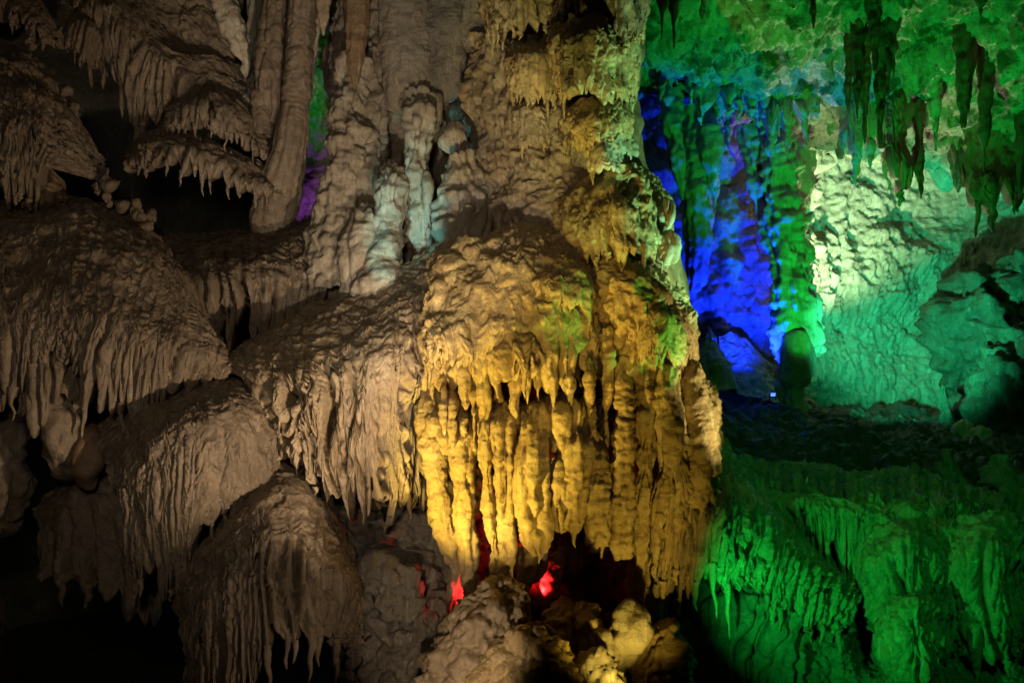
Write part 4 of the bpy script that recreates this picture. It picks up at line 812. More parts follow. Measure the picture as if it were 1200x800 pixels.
# red hollow behind the pipes
g = sheet([
    [(600, 560, 10.2), (640, 560, 10.4), (680, 560, 10.5), (720, 560, 10.4), (770, 560, 10.2)],
    [(605, 640, 10.1), (640, 640, 10.3), (680, 640, 10.45), (720, 640, 10.3), (770, 640, 10.1)],
    [(610, 740, 10.1), (640, 740, 10.3), (680, 740, 10.4), (720, 740, 10.3), (770, 740, 10.1)]],
    cell=0.013, back=0, seed=211, lump=[(0.08, 0.3), (0.04, 0.1)], crag=[(0.12, 0.25)], pop=[(0.04, 0.09, 1.5)], wrinkle=[(0.02, 0.05, 1.5)], ribs=[dict(w=0.22, amp=1.0, start=-1, wander=0.8)])
thing('hollow_wall', 'dark red lit fluted wall inside the hollow behind the hanging pipes', 'rock', [('face', g, M_RUST)])
g = tube([(540, 630, 9.75, 13), (538, 670, 9.7, 12), (535, 710, 9.7, 12), (532, 748, 9.7, 14)], cell=0.012, seed=212, lump=[(0.04, 0.2)], ribs=[dict(w=0.06, amp=0.5, start=-1)])
thing('pillar', 'red lit stubby pillar at the left foot of the column', 'column', [('shaft', g, M_TAN)])
for k, (lab, p) in enumerate((('glowing red pointed drape right of the green-edged pipes', [(622, 640, 9.6, 16), (622, 660, 9.55, 14), (618, 680, 9.55, 9), (617, 696, 9.55, 1)]), ('pale fringe hanging in the middle of the red hollow', [(646, 640, 9.9, 12), (646, 670, 9.85, 12), (645, 695, 9.85, 8), (645, 708, 9.85, 1)]), ('dark green hanging strip at the right of the red hollow', [(748, 640, 9.6, 9), (747, 680, 9.6, 10), (745, 710, 9.6, 7), (743, 722, 9.6, 1)]), ('dark red lobe under the right-hand curtain', [(766, 690, 9.8, 10), (765, 710, 9.75, 11), (764, 730, 9.75, 8), (763, 745, 9.8, 1)]))):
    g = tube(p, cell=0.011, seed=213 + k, flat=0.6, lump=[(0.07, 0.2), (0.03, 0.07)], pop=[(0.03, 0.07)], ribs=[dict(w=0.05, amp=1.2, start=-1)])
    thing('hanging_drape', lab, 'drapery', [('drape', g, M_TAN)])

# ================================================================== right: green-lit skirt and shelf
rg = 'green-lit formations at lower right'
g = sheet([
    [(775, 580, 10.8), (812, 545, 10.7), (842, 515, 10.8), (862, 540, 10.9), (900, 575, 11.2), (950, 625, 11.3), (1010, 680, 11.3)],
    [(770, 605, 10.0), (812, 575, 9.85), (846, 560, 9.95), (876, 580, 10.15), (915, 615, 10.5), (960, 655, 10.7), (1008, 692, 10.8)],
    [(766, 615, 9.55), (806, 590, 9.4), (842, 595, 9.5), (874, 615, 9.8), (913, 645, 10.15), (956, 680, 10.4), (1003, 705, 10.6)],
    [(760, 650, 9.5), (796, 650, 9.3), (838, 645, 9.35), (868, 655, 9.65), (906, 680, 10.0), (950, 710, 10.3), (997, 722, 10.55)],
    [(750, 690, 9.55), (784, 765, 9.35), (828, 735, 9.35), (862, 705, 9.65), (900, 722, 10.0), (946, 760, 10.3), (990, 748, 10.55)]],
    cell=0.0115, hem=0.28, seed=301, lump=[(0.08, 0.5), (0.03, 0.15)], wrinkle=[(0.022, 0.05, 2.2)],
    ribs=[dict(w=0.12, amp=1.5, start=1.2, svar=0.5, soft=0.7, wander=0.9, notch=3.0), dict(w=0.05, amp=1.4, start=0.9, svar=0.6, soft=0.7, wander=0.9, notch=2, even=1)], pop=[(0.025, 0.07, 1.6)])
thing('flowstone_skirt', 'green-lit fluted skirt spreading from the foot of the column to the right', 'flowstone', [('skirt', g, M_WET)], rg, drips=dict(prob=0.8, len=(0.1, 0.5), mat=M_WET, rmax=0.04))

g = sheet([
    [(838, 520, 13.0), (900, 545, 12.6), (960, 552, 12.5), (1030, 555, 12.5), (1100, 560, 12.4), (1170, 575, 12.2), (1260, 585, 12.0)],
    [(845, 545, 11.8), (900, 562, 11.6), (960, 566, 11.5), (1030, 570, 11.5), (1100, 578, 11.4), (1170, 595, 11.2), (1260, 605, 11.0)],
    [(858, 560, 11.3), (905, 576, 11.1), (962, 580, 11.0), (1030, 588, 10.95), (1100, 602, 10.8), (1170, 625, 10.6), (1260, 635, 10.4)],
    [(868, 585, 11.25), (910, 596, 11.0), (964, 600, 10.88), (1030, 615, 10.8), (1100, 630, 10.6), (1170, 655, 10.4), (1260, 665, 10.2)],
    [(880, 630, 11.3), (918, 638, 11.05), (966, 640, 10.92), (1028, 655, 10.8), (1098, 670, 10.6), (1168, 700, 10.4), (1260, 710, 10.2)],
    [(890, 680, 11.35), (926, 692, 11.1), (970, 705, 10.98), (1026, 740, 10.85), (1095, 760, 10.65), (1166, 790, 10.45), (1260, 790, 10.2)]],
    cell=0.0115, hem=0.42, seed=311, lump=[(0.22, 0.6), (0.06, 0.18)], wrinkle=[(0.04, 0.07, 2.0), (0.02, 0.035, 2.0)],
    ribs=[dict(w=0.12, amp=1.6, start=2.3, svar=0.5, soft=0.6, wander=0.8, notch=4.5), dict(w=0.05, amp=1.3, start=1.8, svar=0.6, soft=0.6, wander=0.9, even=1)], pop=[(0.03, 0.08, 1.3)])
gf = sheet([
    [(872, 568, 11.15), (915, 578, 11.0), (965, 584, 10.9), (1030, 594, 10.8), (1100, 608, 10.65), (1170, 632, 10.45), (1260, 642, 10.25)],
    [(876, 582, 11.1), (917, 590, 10.88), (966, 596, 10.76), (1030, 608, 10.66), (1100, 624, 10.5), (1170, 648, 10.3), (1260, 658, 10.1)],
    [(882, 606, 11.12), (920, 612, 10.9), (967, 618, 10.78), (1030, 630, 10.68), (1100, 644, 10.52), (1170, 668, 10.32), (1260, 678, 10.1)],
    [(890, 662, 11.18), (926, 676, 10.96), (970, 688, 10.84), (1028, 690, 10.74), (1098, 690, 10.56), (1168, 712, 10.36), (1260, 720, 10.15)]],
    cell=0.0105, hem=0.75, seed=312, lump=[(0.06, 0.5), (0.03, 0.14)], wrinkle=[(0.03, 0.05, 2.0)], back=0.12,
    ribs=[dict(w=0.085, amp=1.6, start=0.9, svar=0.5, soft=0.5, wander=0.7, notch=3.5), dict(w=0.035, amp=1.0, start=0.8, svar=0.5, soft=0.5)])
thing('flowstone_shelf', 'broad green-lit shelf at right with a row of hanging flutes along its lip', 'flowstone', [('shelf', g, M_WET), ('fringe', gf, M_WET)], rg, drips=dict(prob=0.9, len=(0.1, 0.5), mat=M_WET, rmax=0.03, rs=0.6))
def lobe(label, rows, seed, cell=0.0125, hem=0.18, w=0.14, **k):
    g = sheet(rows, cell=cell, hem=hem, seed=seed, lump=[(0.09, 0.4), (0.035, 0.14)], wrinkle=[(0.03, 0.06, 2.0)], back=0.35,
              ribs=[dict(w=w * .75, amp=1.5, start=0.9, svar=0.6, soft=0.7, wander=0.9, notch=3.0, even=1), dict(w=0.045, amp=1.5, start=0.5, svar=0.5, soft=0.6, notch=2.0, even=1)], pop=[(0.025, 0.07, 1.6)])
    thing('flowstone_lobe', label, 'flowstone', [('lobe', g, M_WET)], rg, drips=dict(prob=0.5, len=(0.08, 0.3), mat=M_WET, rmax=0.04))
lobe('bright green fluted lobe in the middle of the right-hand shelf', [arc(1012, 1120, [618, 592, 600], 10.75, 11.1), arc(1008, 1122, [660, 635, 645], 10.15, 10.9), arc(1010, 1122, [690, 668, 680], 10.05, 10.9), arc(1020, 1122, [715, 705, 715], 10.05, 10.9), arc(1030, 1120, [745, 745, 755], 10.1, 10.9)], 321)
lobe('rounded green lobe with a domed top standing at lower right', [arc(1035, 1112, [712, 694, 706], 9.9, 10.6), arc(1032, 1114, [730, 706, 720], 9.68, 10.5), arc(1034, 1114, [765, 745, 755], 9.58, 10.5), arc(1046, 1112, [805, 800, 800], 9.6, 10.5), arc(1056, 1108, [850, 870, 850], 9.65, 10.5)], 322, w=0.18)
lobe('green fluted lobe at the right edge below the shelf lip', [arc(1110, 1215, [622, 602, 612], 10.5, 10.9), arc(1108, 1216, [658, 640, 655], 9.9, 10.7), arc(1110, 1216, [695, 685, 695], 9.85, 10.7), arc(1114, 1216, [735, 735, 740], 9.88, 10.7), arc(1120, 1214, [780, 790, 780], 9.95, 10.7)], 323, w=0.2)
g = sheet([
    [(920, 700, 11.9), (980, 695, 11.8), (1040, 740, 12.0), (1100, 745, 11.4), (1160, 750, 11.3), (1250, 750, 11.2)],
    [(915, 725, 11.2), (975, 715, 11.0), (1012, 765, 11.3), (1100, 770, 10.6), (1160, 775, 10.5), (1250, 780, 10.4)],
    [(905, 770, 10.6), (965, 770, 10.5), (1030, 795, 10.5), (1100, 800, 10.1), (1160, 805, 10.0), (1250, 808, 9.9)],
    [(895, 830, 10.3), (955, 840, 10.1), (1030, 850, 10.0), (1100, 850, 9.7), (1160, 850, 9.6), (1250, 850, 9.5)],
    [(890, 950, 10.0), (955, 950, 9.9), (1030, 950, 9.8), (1100, 950, 9.5), (1160, 950, 9.4), (1250, 950, 9.3)]],
    cell=0.014, back=0, seed=331, lump=[(0.2, 0.5), (0.08, 0.2), (0.03, 0.07)], pop=[(0.06, 0.25)], wrinkle=[(0.03, 0.07, 1.5)])
thing('rock_slope', 'rough green-lit rock slope along the bottom right edge', 'rock', [('face', g, M_GREY)], rg)
g = sheet([
    [(800, 690, 11.0), (850, 665, 10.9), (900, 670, 10.9), (960, 690, 11.0)],
    [(800, 720, 10.5), (848, 690, 10.4), (898, 700, 10.4), (955, 720, 10.6)],
    [(795, 770, 10.3), (845, 740, 10.1), (895, 750, 10.1), (950, 770, 10.3)],
    [(790, 860, 10.2), (840, 850, 9.9), (890, 850, 9.9), (945, 860, 10.1)],
    [(790, 960, 10.2), (840, 960, 9.9), (890, 960, 9.9), (945, 960, 10.1)]],
    cell=0.014, back=0, seed=332, lump=[(0.2, 0.45), (0.08, 0.2), (0.03, 0.07)], wrinkle=[(0.03, 0.07, 1.5)], ribs=[dict(w=0.2, amp=0.8, start=1, wander=1.2)])
thing('rock_slope', 'shadowed broken rock under the green-lit skirt', 'rock', [('face', g, M_GREY)], rg)
# rim stones at the far right of the shelf
for k, (lab, x, y, r, D) in enumerate((('upper of the green stones on the shelf at the right edge', 1172, 552, 14, 11.9), ('stone with a dark hollow beside it at the right edge', 1192, 572, 16, 11.7), ('small round stone on the shelf near the right edge', 1174, 588, 9, 11.3), ('low green boulder on the shelf rim, right of centre', 1070, 556, 12, 12.1), ('flat green stone lying at the back of the right shelf', 1110, 548, 14, 12.4))):
    rock(lab, [(x, y - r, D + .1, 2), (x, y - r * .6, D, r * .8), (x, y, D, r), (x, y + r, D, r * 1.1)], 340 + k, M_GREY, name='stone', group='stones on the right shelf', cell=0.013)

# upper dark floor of the back chamber
o = sheet([
    [(700, 452, 21.0), (800, 448, 20.0), (860, 455, 19.2), (920, 472, 18.6), (980, 476, 19.0), (1050, 480, 19.0), (1130, 496, 17.5), (1200, 515, 16.0), (1300, 530, 15.0)],
    [(700, 478, 16.0), (800, 478, 15.8), (860, 486, 15.6), (920, 492, 15.4), (980, 498, 15.2), (1050, 506, 15.0), (1130, 520, 14.4), (1200, 540, 13.6), (1300, 550, 13.0)],
    [(720, 520, 13.2), (810, 520, 13.0), (860, 525, 13.0), (920, 530, 13.0), (980, 534, 13.0), (1050, 540, 12.9), (1130, 552, 12.6), (1200, 572, 12.2), (1300, 580, 12.0)],
    [(740, 560, 12.0), (815, 565, 12.0), (860, 570, 12.0), (920, 572, 12.0), (980, 576, 12.0), (1050, 582, 11.9), (1130, 595, 11.6), (1200, 615, 11.4), (1300, 625, 11.2)]],
    cell=0.024, back=0, seed=350, lump=[(0.16, 0.6), (0.07, 0.2)], pop=[(0.04, 0.12)], crag=[(0.15, 0.5), (0.07, 0.15)])
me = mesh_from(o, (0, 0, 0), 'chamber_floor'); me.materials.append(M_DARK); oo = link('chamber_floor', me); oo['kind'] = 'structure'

rs = random.Random(77)
for k in range(26):
    D = rs.uniform(12.6, 17.5); x = rs.uniform(850, 1150); r = rs.uniform(3, 8) * 14 / D
    y = float(np.interp(D, [12.0, 13.0, 15.3, 18.8], [574, 534, 494, 470])) + max(0, x - 1000) * 0.11
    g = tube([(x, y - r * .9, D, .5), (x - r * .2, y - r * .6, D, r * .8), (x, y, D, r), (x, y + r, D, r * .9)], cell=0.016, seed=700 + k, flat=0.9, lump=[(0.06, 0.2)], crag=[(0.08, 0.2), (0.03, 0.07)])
    thing('stone', 'small dark stone strewn with others over the dark floor of the back chamber', 'stone', [('stone', g, M_DARK_SHADED)], 'stones strewn on the chamber floor')

# ================================================================== back chamber
def struct2(name, rows, mat, cell, seed, **k):
    g = sheet(rows, cell=cell, back=0, seed=seed, **k)
    me = mesh_from(g, (0, 0, 0), name); me.materials.append(mat)
    o = link(name, me); o['kind'] = 'structure'; return o
M_CRUST = calcite('crusted_white_rock', (0.62, 0.56, 0.46), (0.45, 0.38, 0.28), (0.26, 0.19, 0.12), 0.6, 1.0, flora=(0.09, 0.12, 0.05, 0.52))
struct2('chamber_wall', [
    [(900, -140, 21.5), (960, -140, 22.0), (1040, -140, 22.3), (1120, -140, 22.3), (1200, -140, 21.5), (1330, -140, 19.5)],
    [(915, 60, 21.5), (965, 60, 22.0), (1040, 60, 22.3), (1120, 60, 22.3), (1200, 60, 21.5), (1330, 60, 19.5)],
    [(925, 190, 21.3), (970, 190, 22.0), (1040, 190, 22.4), (1120, 195, 22.5), (1200, 200, 21.6), (1330, 200, 19.5)],
    [(930, 290, 20.6), (972, 290, 21.2), (1040, 290, 21.8), (1100, 290, 22.2), (1180, 300, 21.6), (1330, 300, 19.5)],
    [(940, 370, 20.2), (980, 370, 20.4), (1040, 370, 21.0), (1090, 370, 21.4), (1180, 380, 21.2), (1330, 390, 19.0)],
    [(945, 430, 20.4), (985, 430, 20.2), (1035, 430, 20.6), (1085, 430, 20.8), (1170, 440, 20.2), (1330, 450, 18.0)],
    [(950, 500, 20.8), (990, 500, 20.6), (1035, 510, 20.4), (1085, 520, 20.2), (1170, 540, 19.2), (1330, 560, 17.5)]],
    M_MINT, 0.024, 401, ribs=[dict(w=0.55, amp=0.5, start=2.2, wander=1.4, notch=0.6), dict(w=0.16, amp=0.5, start=2.6, wander=1.6, notch=0.6)], lump=[(0.5, 1.6), (0.2, 0.5), (0.06, 0.18)], pop=[(0.04, 0.35, 1.0, (-1, 0, 3.4, 4.4)), (0.06, 0.11, 1.0, (-1, 0, 3.8, 4.8))], crag=[(0.08, 0.8)], grit=(0.06, 0.09))
struct2('chamber_ceiling', [
    [(650, -190, 11.4), (740, -170, 11.2), (830, -150, 11.2), (930, -150, 11.4), (1030, -150, 11.6), (1120, -140, 11.6), (1220, -130, 11.4), (1340, -120, 11.2)],
    [(660, -60, 13.2), (745, -60, 13.0), (830, -50, 13.0), (930, -45, 13.0), (1030, -40, 13.0), (1120, -30, 13.0), (1220, -10, 12.6), (1340, 0, 12.4)],
    [(670, 20, 15.0), (750, 25, 14.8), (830, 30, 14.8), (930, 40, 14.8), (1030, 45, 14.6), (1120, 60, 14.5), (1220, 90, 14.0), (1340, 100, 13.6)],
    [(680, 70, 16.8), (752, 75, 16.4), (830, 85, 16.4), (920, 100, 16.4), (1030, 110, 16.6), (1120, 135, 16.4), (1220, 170, 15.6), (1340, 180, 15.0)],
    [(690, 105, 18.2), (755, 110, 17.8), (830, 120, 17.8), (912, 140, 18.0), (1020, 165, 18.6), (1120, 190, 18.6), (1220, 225, 17.6), (1340, 230, 16.6)],
    [(690, 128, 20.0), (760, 130, 19.6), (830, 138, 19.6), (910, 165, 19.6), (1010, 180, 21.0), (1120, 190, 22.0), (1220, 215, 20.4), (1340, 220, 18.6)]],
    M_CRUST, 0.024, 402, lump=[(0.45, 1.3), (0.2, 0.45), (0.08, 0.16)], pop=[(0.2, 0.32), (0.09, 0.13)], wrinkle=[(0.05, 0.12, 1.4)], crag=[(0.16, 0.5)])
struct2('chamber_side_wall', [
    [(690, -60, 19.5), (740, -60, 19.0), (800, -60, 19.0), (860, -60, 19.2), (920, -60, 20.5), (960, -60, 21.5)],
    [(690, 110, 19.2), (742, 110, 18.8), (800, 110, 18.8), (860, 115, 19.0), (915, 120, 20.0), (955, 120, 21.5)],
    [(690, 210, 19.0), (745, 210, 18.6), (800, 210, 18.6), (860, 215, 18.6), (910, 220, 19.2), (955, 220, 21.3)],
    [(690, 310, 18.8), (755, 310, 18.6), (810, 310, 18.5), (865, 315, 18.5), (908, 320, 18.9), (955, 320, 21.0)],
    [(690, 400, 18.8), (770, 400, 18.8), (820, 400, 18.6), (870, 400, 18.5), (908, 410, 18.8), (955, 420, 20.8)],
    [(690, 490, 18.8), (780, 490, 18.8), (830, 490, 18.6), (875, 490, 18.5), (910, 490, 18.8), (955, 500, 20.8)]],
    M_PALE, 0.024, 403, lump=[(0.5, 1.0), (0.2, 0.35), (0.05, 0.12)], pop=[(0.10, 0.3, 1.8)], crag=[(0.25, 0.6), (0.08, 0.2)], ribs=[dict(w=0.4, amp=0.7, start=-1, wander=1.8, var=0.7, slant=-0.45, notch=.5), dict(w=0.12, amp=0.8, start=-1, wander=1.6, slant=-0.3)])

cg = 'columns of the back chamber'
def bcol(label, path, mat, seed, name='column', **k):
    k.setdefault('rings', 0.08); k.setdefault('ringlen', 0.22); k.setdefault('w', 0.14); k.setdefault('lump', 0.1)
    return column(label, path, mat, seed, name=name, group=cg, cell=0.022, **k)
bcol('thick green-lit column tapering down to the blue wall', [(818, 130, 17.4, 22), (818, 190, 17.2, 20), (816, 215, 17.1, 17), (818, 240, 17.0, 18), (818, 280, 17.0, 17), (816, 315, 17.1, 13), (814, 335, 17.3, 8), (813, 345, 17.4, 1)], M_PALE, 411)
bcol('long dark green stalactite left of the thick green column', [(786, 110, 17.2, 14), (788, 150, 17.0, 10), (793, 185, 16.9, 7), (798, 215, 16.9, 4), (800, 235, 16.9, .8)], M_PALE, 412, name='stalactite')
bcol('slanting green spike between thick column and blue wall', [(832, 150, 17.0, 14), (834, 190, 16.9, 10), (836, 220, 16.9, 6), (838, 250, 16.9, .8)], M_PALE, 413, name='stalactite')
bcol('tall bright green pillar at the right of the blue wall', [(905, 60, 17.6, 24), (905, 140, 17.4, 24), (912, 200, 17.3, 22), (918, 260, 17.2, 20), (926, 320, 17.1, 22), (932, 370, 17.0, 24), (934, 400, 17.0, 24), (934, 430, 17.1, 20)], M_PALE, 414, lump=0.24, rings=0.03, w=0.17, amp=0.8)
bcol('mushroom-shaped green stalagmite at the foot of the tall green pillar', [(936, 395, 17.0, 6), (935, 404, 16.7, 18), (933, 420, 16.6, 22), (931, 440, 16.6, 20), (931, 455, 16.6, 10), (932, 470, 16.6, 10), (938, 484, 16.6, 14)], M_PALE, 415, name='stalagmite')
bcol('small green post leaning beside the mushroom stalagmite', [(916, 444, 17.0, 2), (917, 450, 16.9, 7), (920, 466, 16.9, 8), (926, 480, 16.9, 9)], M_PALE, 416, name='stalagmite')
bcol('dark green cone stalagmite beside the golden column edge', [(831, 384, 17.0, 1), (832, 395, 16.9, 6), (834, 415, 16.8, 14), (836, 438, 16.7, 22), (837, 455, 16.7, 26)], M_PALE, 417, name='stalagmite', rings=0.12, ringlen=0.16)
bcol('dark sloping spike right of the blue wall', [(882, 150, 17.6, 18), (884, 190, 17.5, 12), (890, 230, 17.4, 9), (896, 265, 17.4, 5), (900, 285, 17.4, .8)], M_PALE, 418, name='stalactite')
bcol('green pointed stalactite below the bright crust, right of the tall pillar', [(940, 180, 17.8, 14), (938, 215, 17.7, 12), (935, 250, 17.7, 8), (933, 280, 17.7, 3), (932, 295, 17.7, .7)], M_PALE, 419, name='stalactite')
bcol('slim green stalagmite standing before the teal wall', [(1106, 449, 16.6, 1), (1106, 456, 16.5, 6), (1107, 475, 16.5, 7), (1110, 500, 16.5, 10), (1112, 520, 16.5, 14)], M_DARK_SHADED, 420, name='stalagmite', rings=0.14)
bcol('stout green stalagmite right of the slim one', [(1130, 494, 15.8, 3), (1131, 502, 15.7, 12), (1132, 520, 15.7, 15), (1134, 540, 15.7, 18)], M_PALE, 421, name='stalagmite', rings=0.1)
bcol('low green stalagmite at the right end of the chamber rim', [(1148, 505, 15.4, 2), (1149, 512, 15.3, 9), (1150, 530, 15.3, 12), (1152, 550, 15.3, 16)], M_PALE, 422, name='stalagmite', rings=0.1)
bcol('tiny pale stalagmite alone on the dark floor', [(1038, 486, 18.0, 1), (1038, 489, 18.0, 4), (1038, 496, 18.0, 4), (1038, 503, 18.0, 4)], M_PALE, 423, name='stalagmite')
g = sheet([
    [(842, 395, 17.9), (860, 390, 18.0), (880, 400, 18.1), (905, 430, 18.2)],
    [(846, 420, 17.6), (866, 420, 17.6), (886, 430, 17.7), (908, 448, 17.9)],
    [(858, 445, 17.3), (876, 447, 17.2), (892, 455, 17.3), (910, 465, 17.5)],
    [(866, 462, 17.0), (882, 465, 17.0), (896, 470, 17.0), (912, 475, 17.2)]],
    cell=0.022, back=0, seed=424, lump=[(0.1, 0.5), (0.05, 0.15)], wrinkle=[(0.04, 0.08, 2)])
thing('flowstone_slope', 'deep blue lit smooth slope just above the lamp', 'flowstone', [('slope', g, M_PALE)])
# hanging drapes and stalactite clusters of the chamber ceiling
sg = 'stalactites of the chamber ceiling'
def drape(label, rows, seed, mat, w=0.2, hem=0.5, cell=0.02, drip=(0.15, 0.5)):
    rows = [[(a, b - 80, c + .1) for a, b, c in rows[0]]] + rows
    g = sheet(rows, cell=cell, hem=hem, seed=seed, lump=[(0.15, 0.5), (0.05, 0.18)], wrinkle=[(0.03, 0.09, 2)], back=0.3, ribs=[dict(w=w, amp=0.8, start=1.3, svar=0.3, soft=0.8, wander=0.6, notch=0.4), dict(w=w * .35, amp=0.9, start=1.2, soft=0.6, wander=0.6, notch=0.8)])
    thing('ceiling_drape', label, 'drapery', [('drape', g, mat)], 'drapes of the chamber ceiling', drips=dict(prob=0.95, len=drip, mat=mat, rs=0.75, rmax=0.07))
drape('smooth green ceiling drape with spiky tips in front of the bright crust', [[(985, 100, 17.0), (1005, 95, 16.6), (1030, 95, 16.5), (1050, 105, 16.8)], [(982, 140, 16.8), (1004, 140, 16.4), (1030, 140, 16.3), (1052, 140, 16.6)], [(985, 180, 16.8), (1004, 185, 16.4), (1030, 190, 16.3), (1050, 190, 16.6)], [(990, 215, 16.9), (1006, 228, 16.5), (1028, 235, 16.4), (1046, 225, 16.7)]], 431, M_PALE, w=0.3)
drape('brown-tipped green drape right of the smooth one', [[(1036, 140, 16.2), (1046, 138, 16.0), (1056, 142, 16.0), (1066, 150, 16.2)], [(1034, 180, 16.1), (1045, 178, 15.9), (1056, 180, 15.9), (1066, 185, 16.1)], [(1034, 215, 16.1), (1045, 220, 15.9), (1055, 222, 15.9), (1064, 220, 16.1)], [(1036, 240, 16.15), (1046, 254, 15.95), (1055, 258, 15.95), (1063, 250, 16.1)]], 432, M_RUST, w=0.2)
drape('ragged dark drape of stalactites at the right edge', [[(1130, 190, 16.2), (1155, 195, 15.8), (1185, 195, 15.6), (1230, 190, 15.6)], [(1132, 215, 16.0), (1156, 215, 15.6), (1186, 215, 15.4), (1230, 210, 15.4)], [(1136, 240, 16.0), (1158, 245, 15.6), (1186, 245, 15.4), (1230, 240, 15.4)], [(1142, 262, 16.05), (1160, 275, 15.65), (1186, 275, 15.45), (1230, 270, 15.45)]], 433, M_RUST, w=0.22)
drape('green drape of short spikes in the top left of the chamber', [[(770, -20, 15.2), (800, -10, 15.0), (830, 0, 15.0), (862, 5, 15.2)], [(772, 20, 15.1), (800, 28, 14.9), (830, 32, 14.9), (862, 30, 15.1)], [(775, 50, 15.15), (800, 62, 14.95), (830, 72, 14.95), (858, 60, 15.15)]], 434, M_PALE, w=0.25)
drape('mid-green drape hanging above the thick green column', [[(800, 70, 16.6), (835, 72, 16.4), (870, 80, 16.4), (905, 90, 16.6)], [(802, 105, 16.5), (835, 108, 16.3), (870, 112, 16.3), (902, 118, 16.5)], [(808, 135, 16.55), (835, 150, 16.35), (868, 148, 16.35), (896, 140, 16.55)]], 435, M_PALE, w=0.3, drip=(0.1, 0.3))
drape('spiky green drape hanging beside the tall green pillar', [[(890, 100, 16.8), (915, 92, 16.6), (940, 95, 16.6), (962, 100, 16.8)], [(892, 135, 16.7), (915, 135, 16.5), (940, 135, 16.5), (962, 130, 16.7)], [(894, 165, 16.7), (915, 175, 16.5), (938, 178, 16.5), (958, 160, 16.7)]], 436, M_PALE, w=0.18)
def stal(label, x, y0, y1, D, r, mat, seed):
    rs = random.Random(seed); dx = rs.uniform(-4, 4)
    h = y1 - y0; r *= 0.82
    yt = min(y0 - h * .3, float(np.interp(D, [13, 14.8, 16.5, 18.2, 20], [-75, 5, 70, 110, 140])) + (x - 930) * 0.12)
    g = tube([(x - dx, yt, D, r * 1.7), (x - dx * .6, (yt + y0) / 2, D, r * 1.35), (x - dx * .3, y0, D, r * 1.1), (x, y0 + h * .35, D, r * .8), (x + dx * .3, y0 + h * .7, D, r * .42), (x + dx * .4, y1 - 1, D, r * .14), (x + dx * .4, y1, D, .3)], cell=0.02, seed=seed, lump=[(0.06, 0.3), (0.03, 0.1)], ribs=[dict(w=0.09, amp=0.9, start=-1, wander=0.8)])
    thing('stalactite', label, 'stalactite', [('spike', g, mat)], 'small spikes of the chamber ceiling' if 'scattered' in label else sg)
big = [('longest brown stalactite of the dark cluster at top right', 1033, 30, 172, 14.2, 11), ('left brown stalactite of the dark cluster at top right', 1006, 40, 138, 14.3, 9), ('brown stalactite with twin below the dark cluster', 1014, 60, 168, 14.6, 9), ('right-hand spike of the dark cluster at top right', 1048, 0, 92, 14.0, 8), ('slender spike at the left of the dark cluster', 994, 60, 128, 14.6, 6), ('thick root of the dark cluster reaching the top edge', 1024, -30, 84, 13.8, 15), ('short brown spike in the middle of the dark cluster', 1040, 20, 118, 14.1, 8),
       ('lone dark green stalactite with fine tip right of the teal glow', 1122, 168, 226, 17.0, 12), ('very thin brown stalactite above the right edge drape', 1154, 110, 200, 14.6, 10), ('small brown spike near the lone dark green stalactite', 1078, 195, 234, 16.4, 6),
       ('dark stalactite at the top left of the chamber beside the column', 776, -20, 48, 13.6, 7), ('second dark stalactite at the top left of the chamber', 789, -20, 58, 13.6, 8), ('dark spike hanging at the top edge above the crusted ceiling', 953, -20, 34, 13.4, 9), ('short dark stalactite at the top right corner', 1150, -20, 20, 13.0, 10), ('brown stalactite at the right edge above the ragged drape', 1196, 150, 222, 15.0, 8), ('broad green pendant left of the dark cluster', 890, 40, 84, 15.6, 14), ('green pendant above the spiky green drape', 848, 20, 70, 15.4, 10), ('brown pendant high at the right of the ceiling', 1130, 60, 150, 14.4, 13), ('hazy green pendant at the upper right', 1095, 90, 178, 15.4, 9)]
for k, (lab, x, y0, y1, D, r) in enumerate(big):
    stal(lab, x, y0, y1, D, r, M_UMBER_SILHOUETTE if ('brown' in lab or 'dark' in lab) else M_PALE, 450 + k)
rs = random.Random(5)
for k in range(34):
    x = rs.uniform(770, 1195); t = rs.random(); D = 14.0 + 5.5 * t
    yc = float(np.interp(D, [13, 14.8, 16.5, 18.2, 20], [-45, 38, 108, 155, 180])) + (x - 930) * 0.12
    l = rs.uniform(10, 34) * 16 / D
    stal('small spiky stalactite among many scattered over the crusted chamber ceiling', x, yc, yc + l, D, rs.uniform(3, 7), M_CRUST if rs.random() < .5 else M_PALE, 500 + k)
# boulder cluster on the right wall of the chamber
for k, (lab, p) in enumerate((('huge dark green boulder leaning on the teal wall at right', [(1165, 318, 19.6, 6), (1160, 335, 19.2, 26), (1150, 370, 18.8, 42), (1140, 410, 18.7, 44), (1130, 450, 18.9, 30), (1128, 470, 19.2, 6)]), ('large green boulder filling the right edge of the chamber', [(1220, 400, 17.6, 10), (1212, 420, 17.2, 50), (1200, 460, 16.9, 74), (1196, 500, 16.8, 80), (1196, 545, 16.8, 80)]), ('smaller dark boulder above the right edge boulder', [(1205, 300, 18.8, 4), (1204, 315, 18.5, 22), (1202, 345, 18.4, 30), (1200, 380, 18.5, 20), (1198, 395, 18.6, 3)]))):
    g = tube(p, cell=0.03, seed=600 + k, flat=0.8, lump=[(0.4, 0.9), (0.14, 0.3)], crag=[(0.5, 1.0), (0.2, 0.35), (0.06, 0.12)])
    thing('boulder', lab, 'rock', [('stone', g, M_DARK_SHADED)], 'boulders of the back chamber')

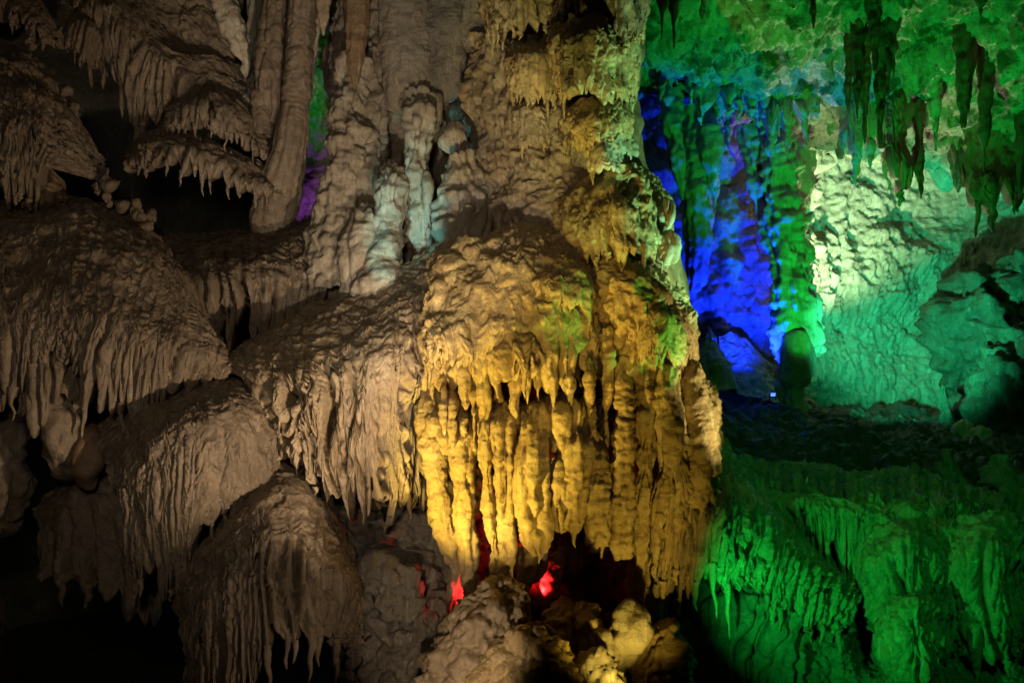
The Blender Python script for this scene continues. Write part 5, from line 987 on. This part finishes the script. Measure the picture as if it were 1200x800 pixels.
# ------------------------------------------------------------------ the lit blue floodlight
def solid(name, verts, faces, mat, parent=None, loc=(0, 0, 0)):
    me = bpy.data.meshes.new(name); me.from_pydata(verts, [], faces); me.update(); me.materials.append(mat)
    o = link(name, me, parent); o.location = loc; return o
def box(sx, sy, sz, cz=0.0, cy=0.0):
    v = [(x * sx, cy + y * sy, cz + z * sz) for x in (-1, 1) for y in (-1, 1) for z in (-1, 1)]
    f = [(0, 1, 3, 2), (4, 6, 7, 5), (0, 4, 5, 1), (2, 3, 7, 6), (0, 2, 6, 4), (1, 5, 7, 3)]
    return v, f
mm = bpy.data.materials.new('lamp_housing'); mm.use_nodes = True; mm.node_tree.nodes['Principled BSDF'].inputs['Base Color'].default_value = (0.03, 0.03, 0.035, 1); mm.node_tree.nodes['Principled BSDF'].inputs['Roughness'].default_value = 0.5
ml = bpy.data.materials.new('lit_blue_glass'); ml.use_nodes = True; b = ml.node_tree.nodes['Principled BSDF']
b.inputs['Emission Color'].default_value = (0.06, 0.16, 1.0, 1); b.inputs['Emission Strength'].default_value = 3.0
lp = at(906, 463, 16.2)
root = link('blue_floodlight', None); root.location = lp; root.scale = (0.5, 0.5, 0.5); tag(root, 'small lit blue floodlight on the dark floor at the foot of the blue wall', 'lamp')
v, f = box(0.09, 0.05, 0.07); h = solid('housing', v, f, mm, root, (0, 0.06, 0)); h.rotation_euler = (math.radians(20), 0, 0)
v, f = box(0.075, 0.006, 0.055); q = solid('lens', v, f, ml, root, (0, 0.0, 0.02)); q.rotation_euler = (math.radians(20), 0, 0)
v, f = box(0.012, 0.02, 0.09, -0.1); solid('bracket', v, f, mm, root, (-0.1, 0.06, 0.02)); solid('bracket', v, f, mm, root, (0.1, 0.06, 0.02))
d = bpy.data.lights.new('blue_light', 'SPOT'); d.energy = 1200; d.color = BLUE; d.spot_size = math.radians(105); d.spot_blend = 0.8; d.shadow_soft_size = 0.05
lo = link('blue_light', d); lo.location = lp + Vector((-0.1, 0.35, 0.25)); lo.rotation_euler = (at(850, 260, 18.4) - lo.location).to_track_quat('-Z', 'Y').to_euler()
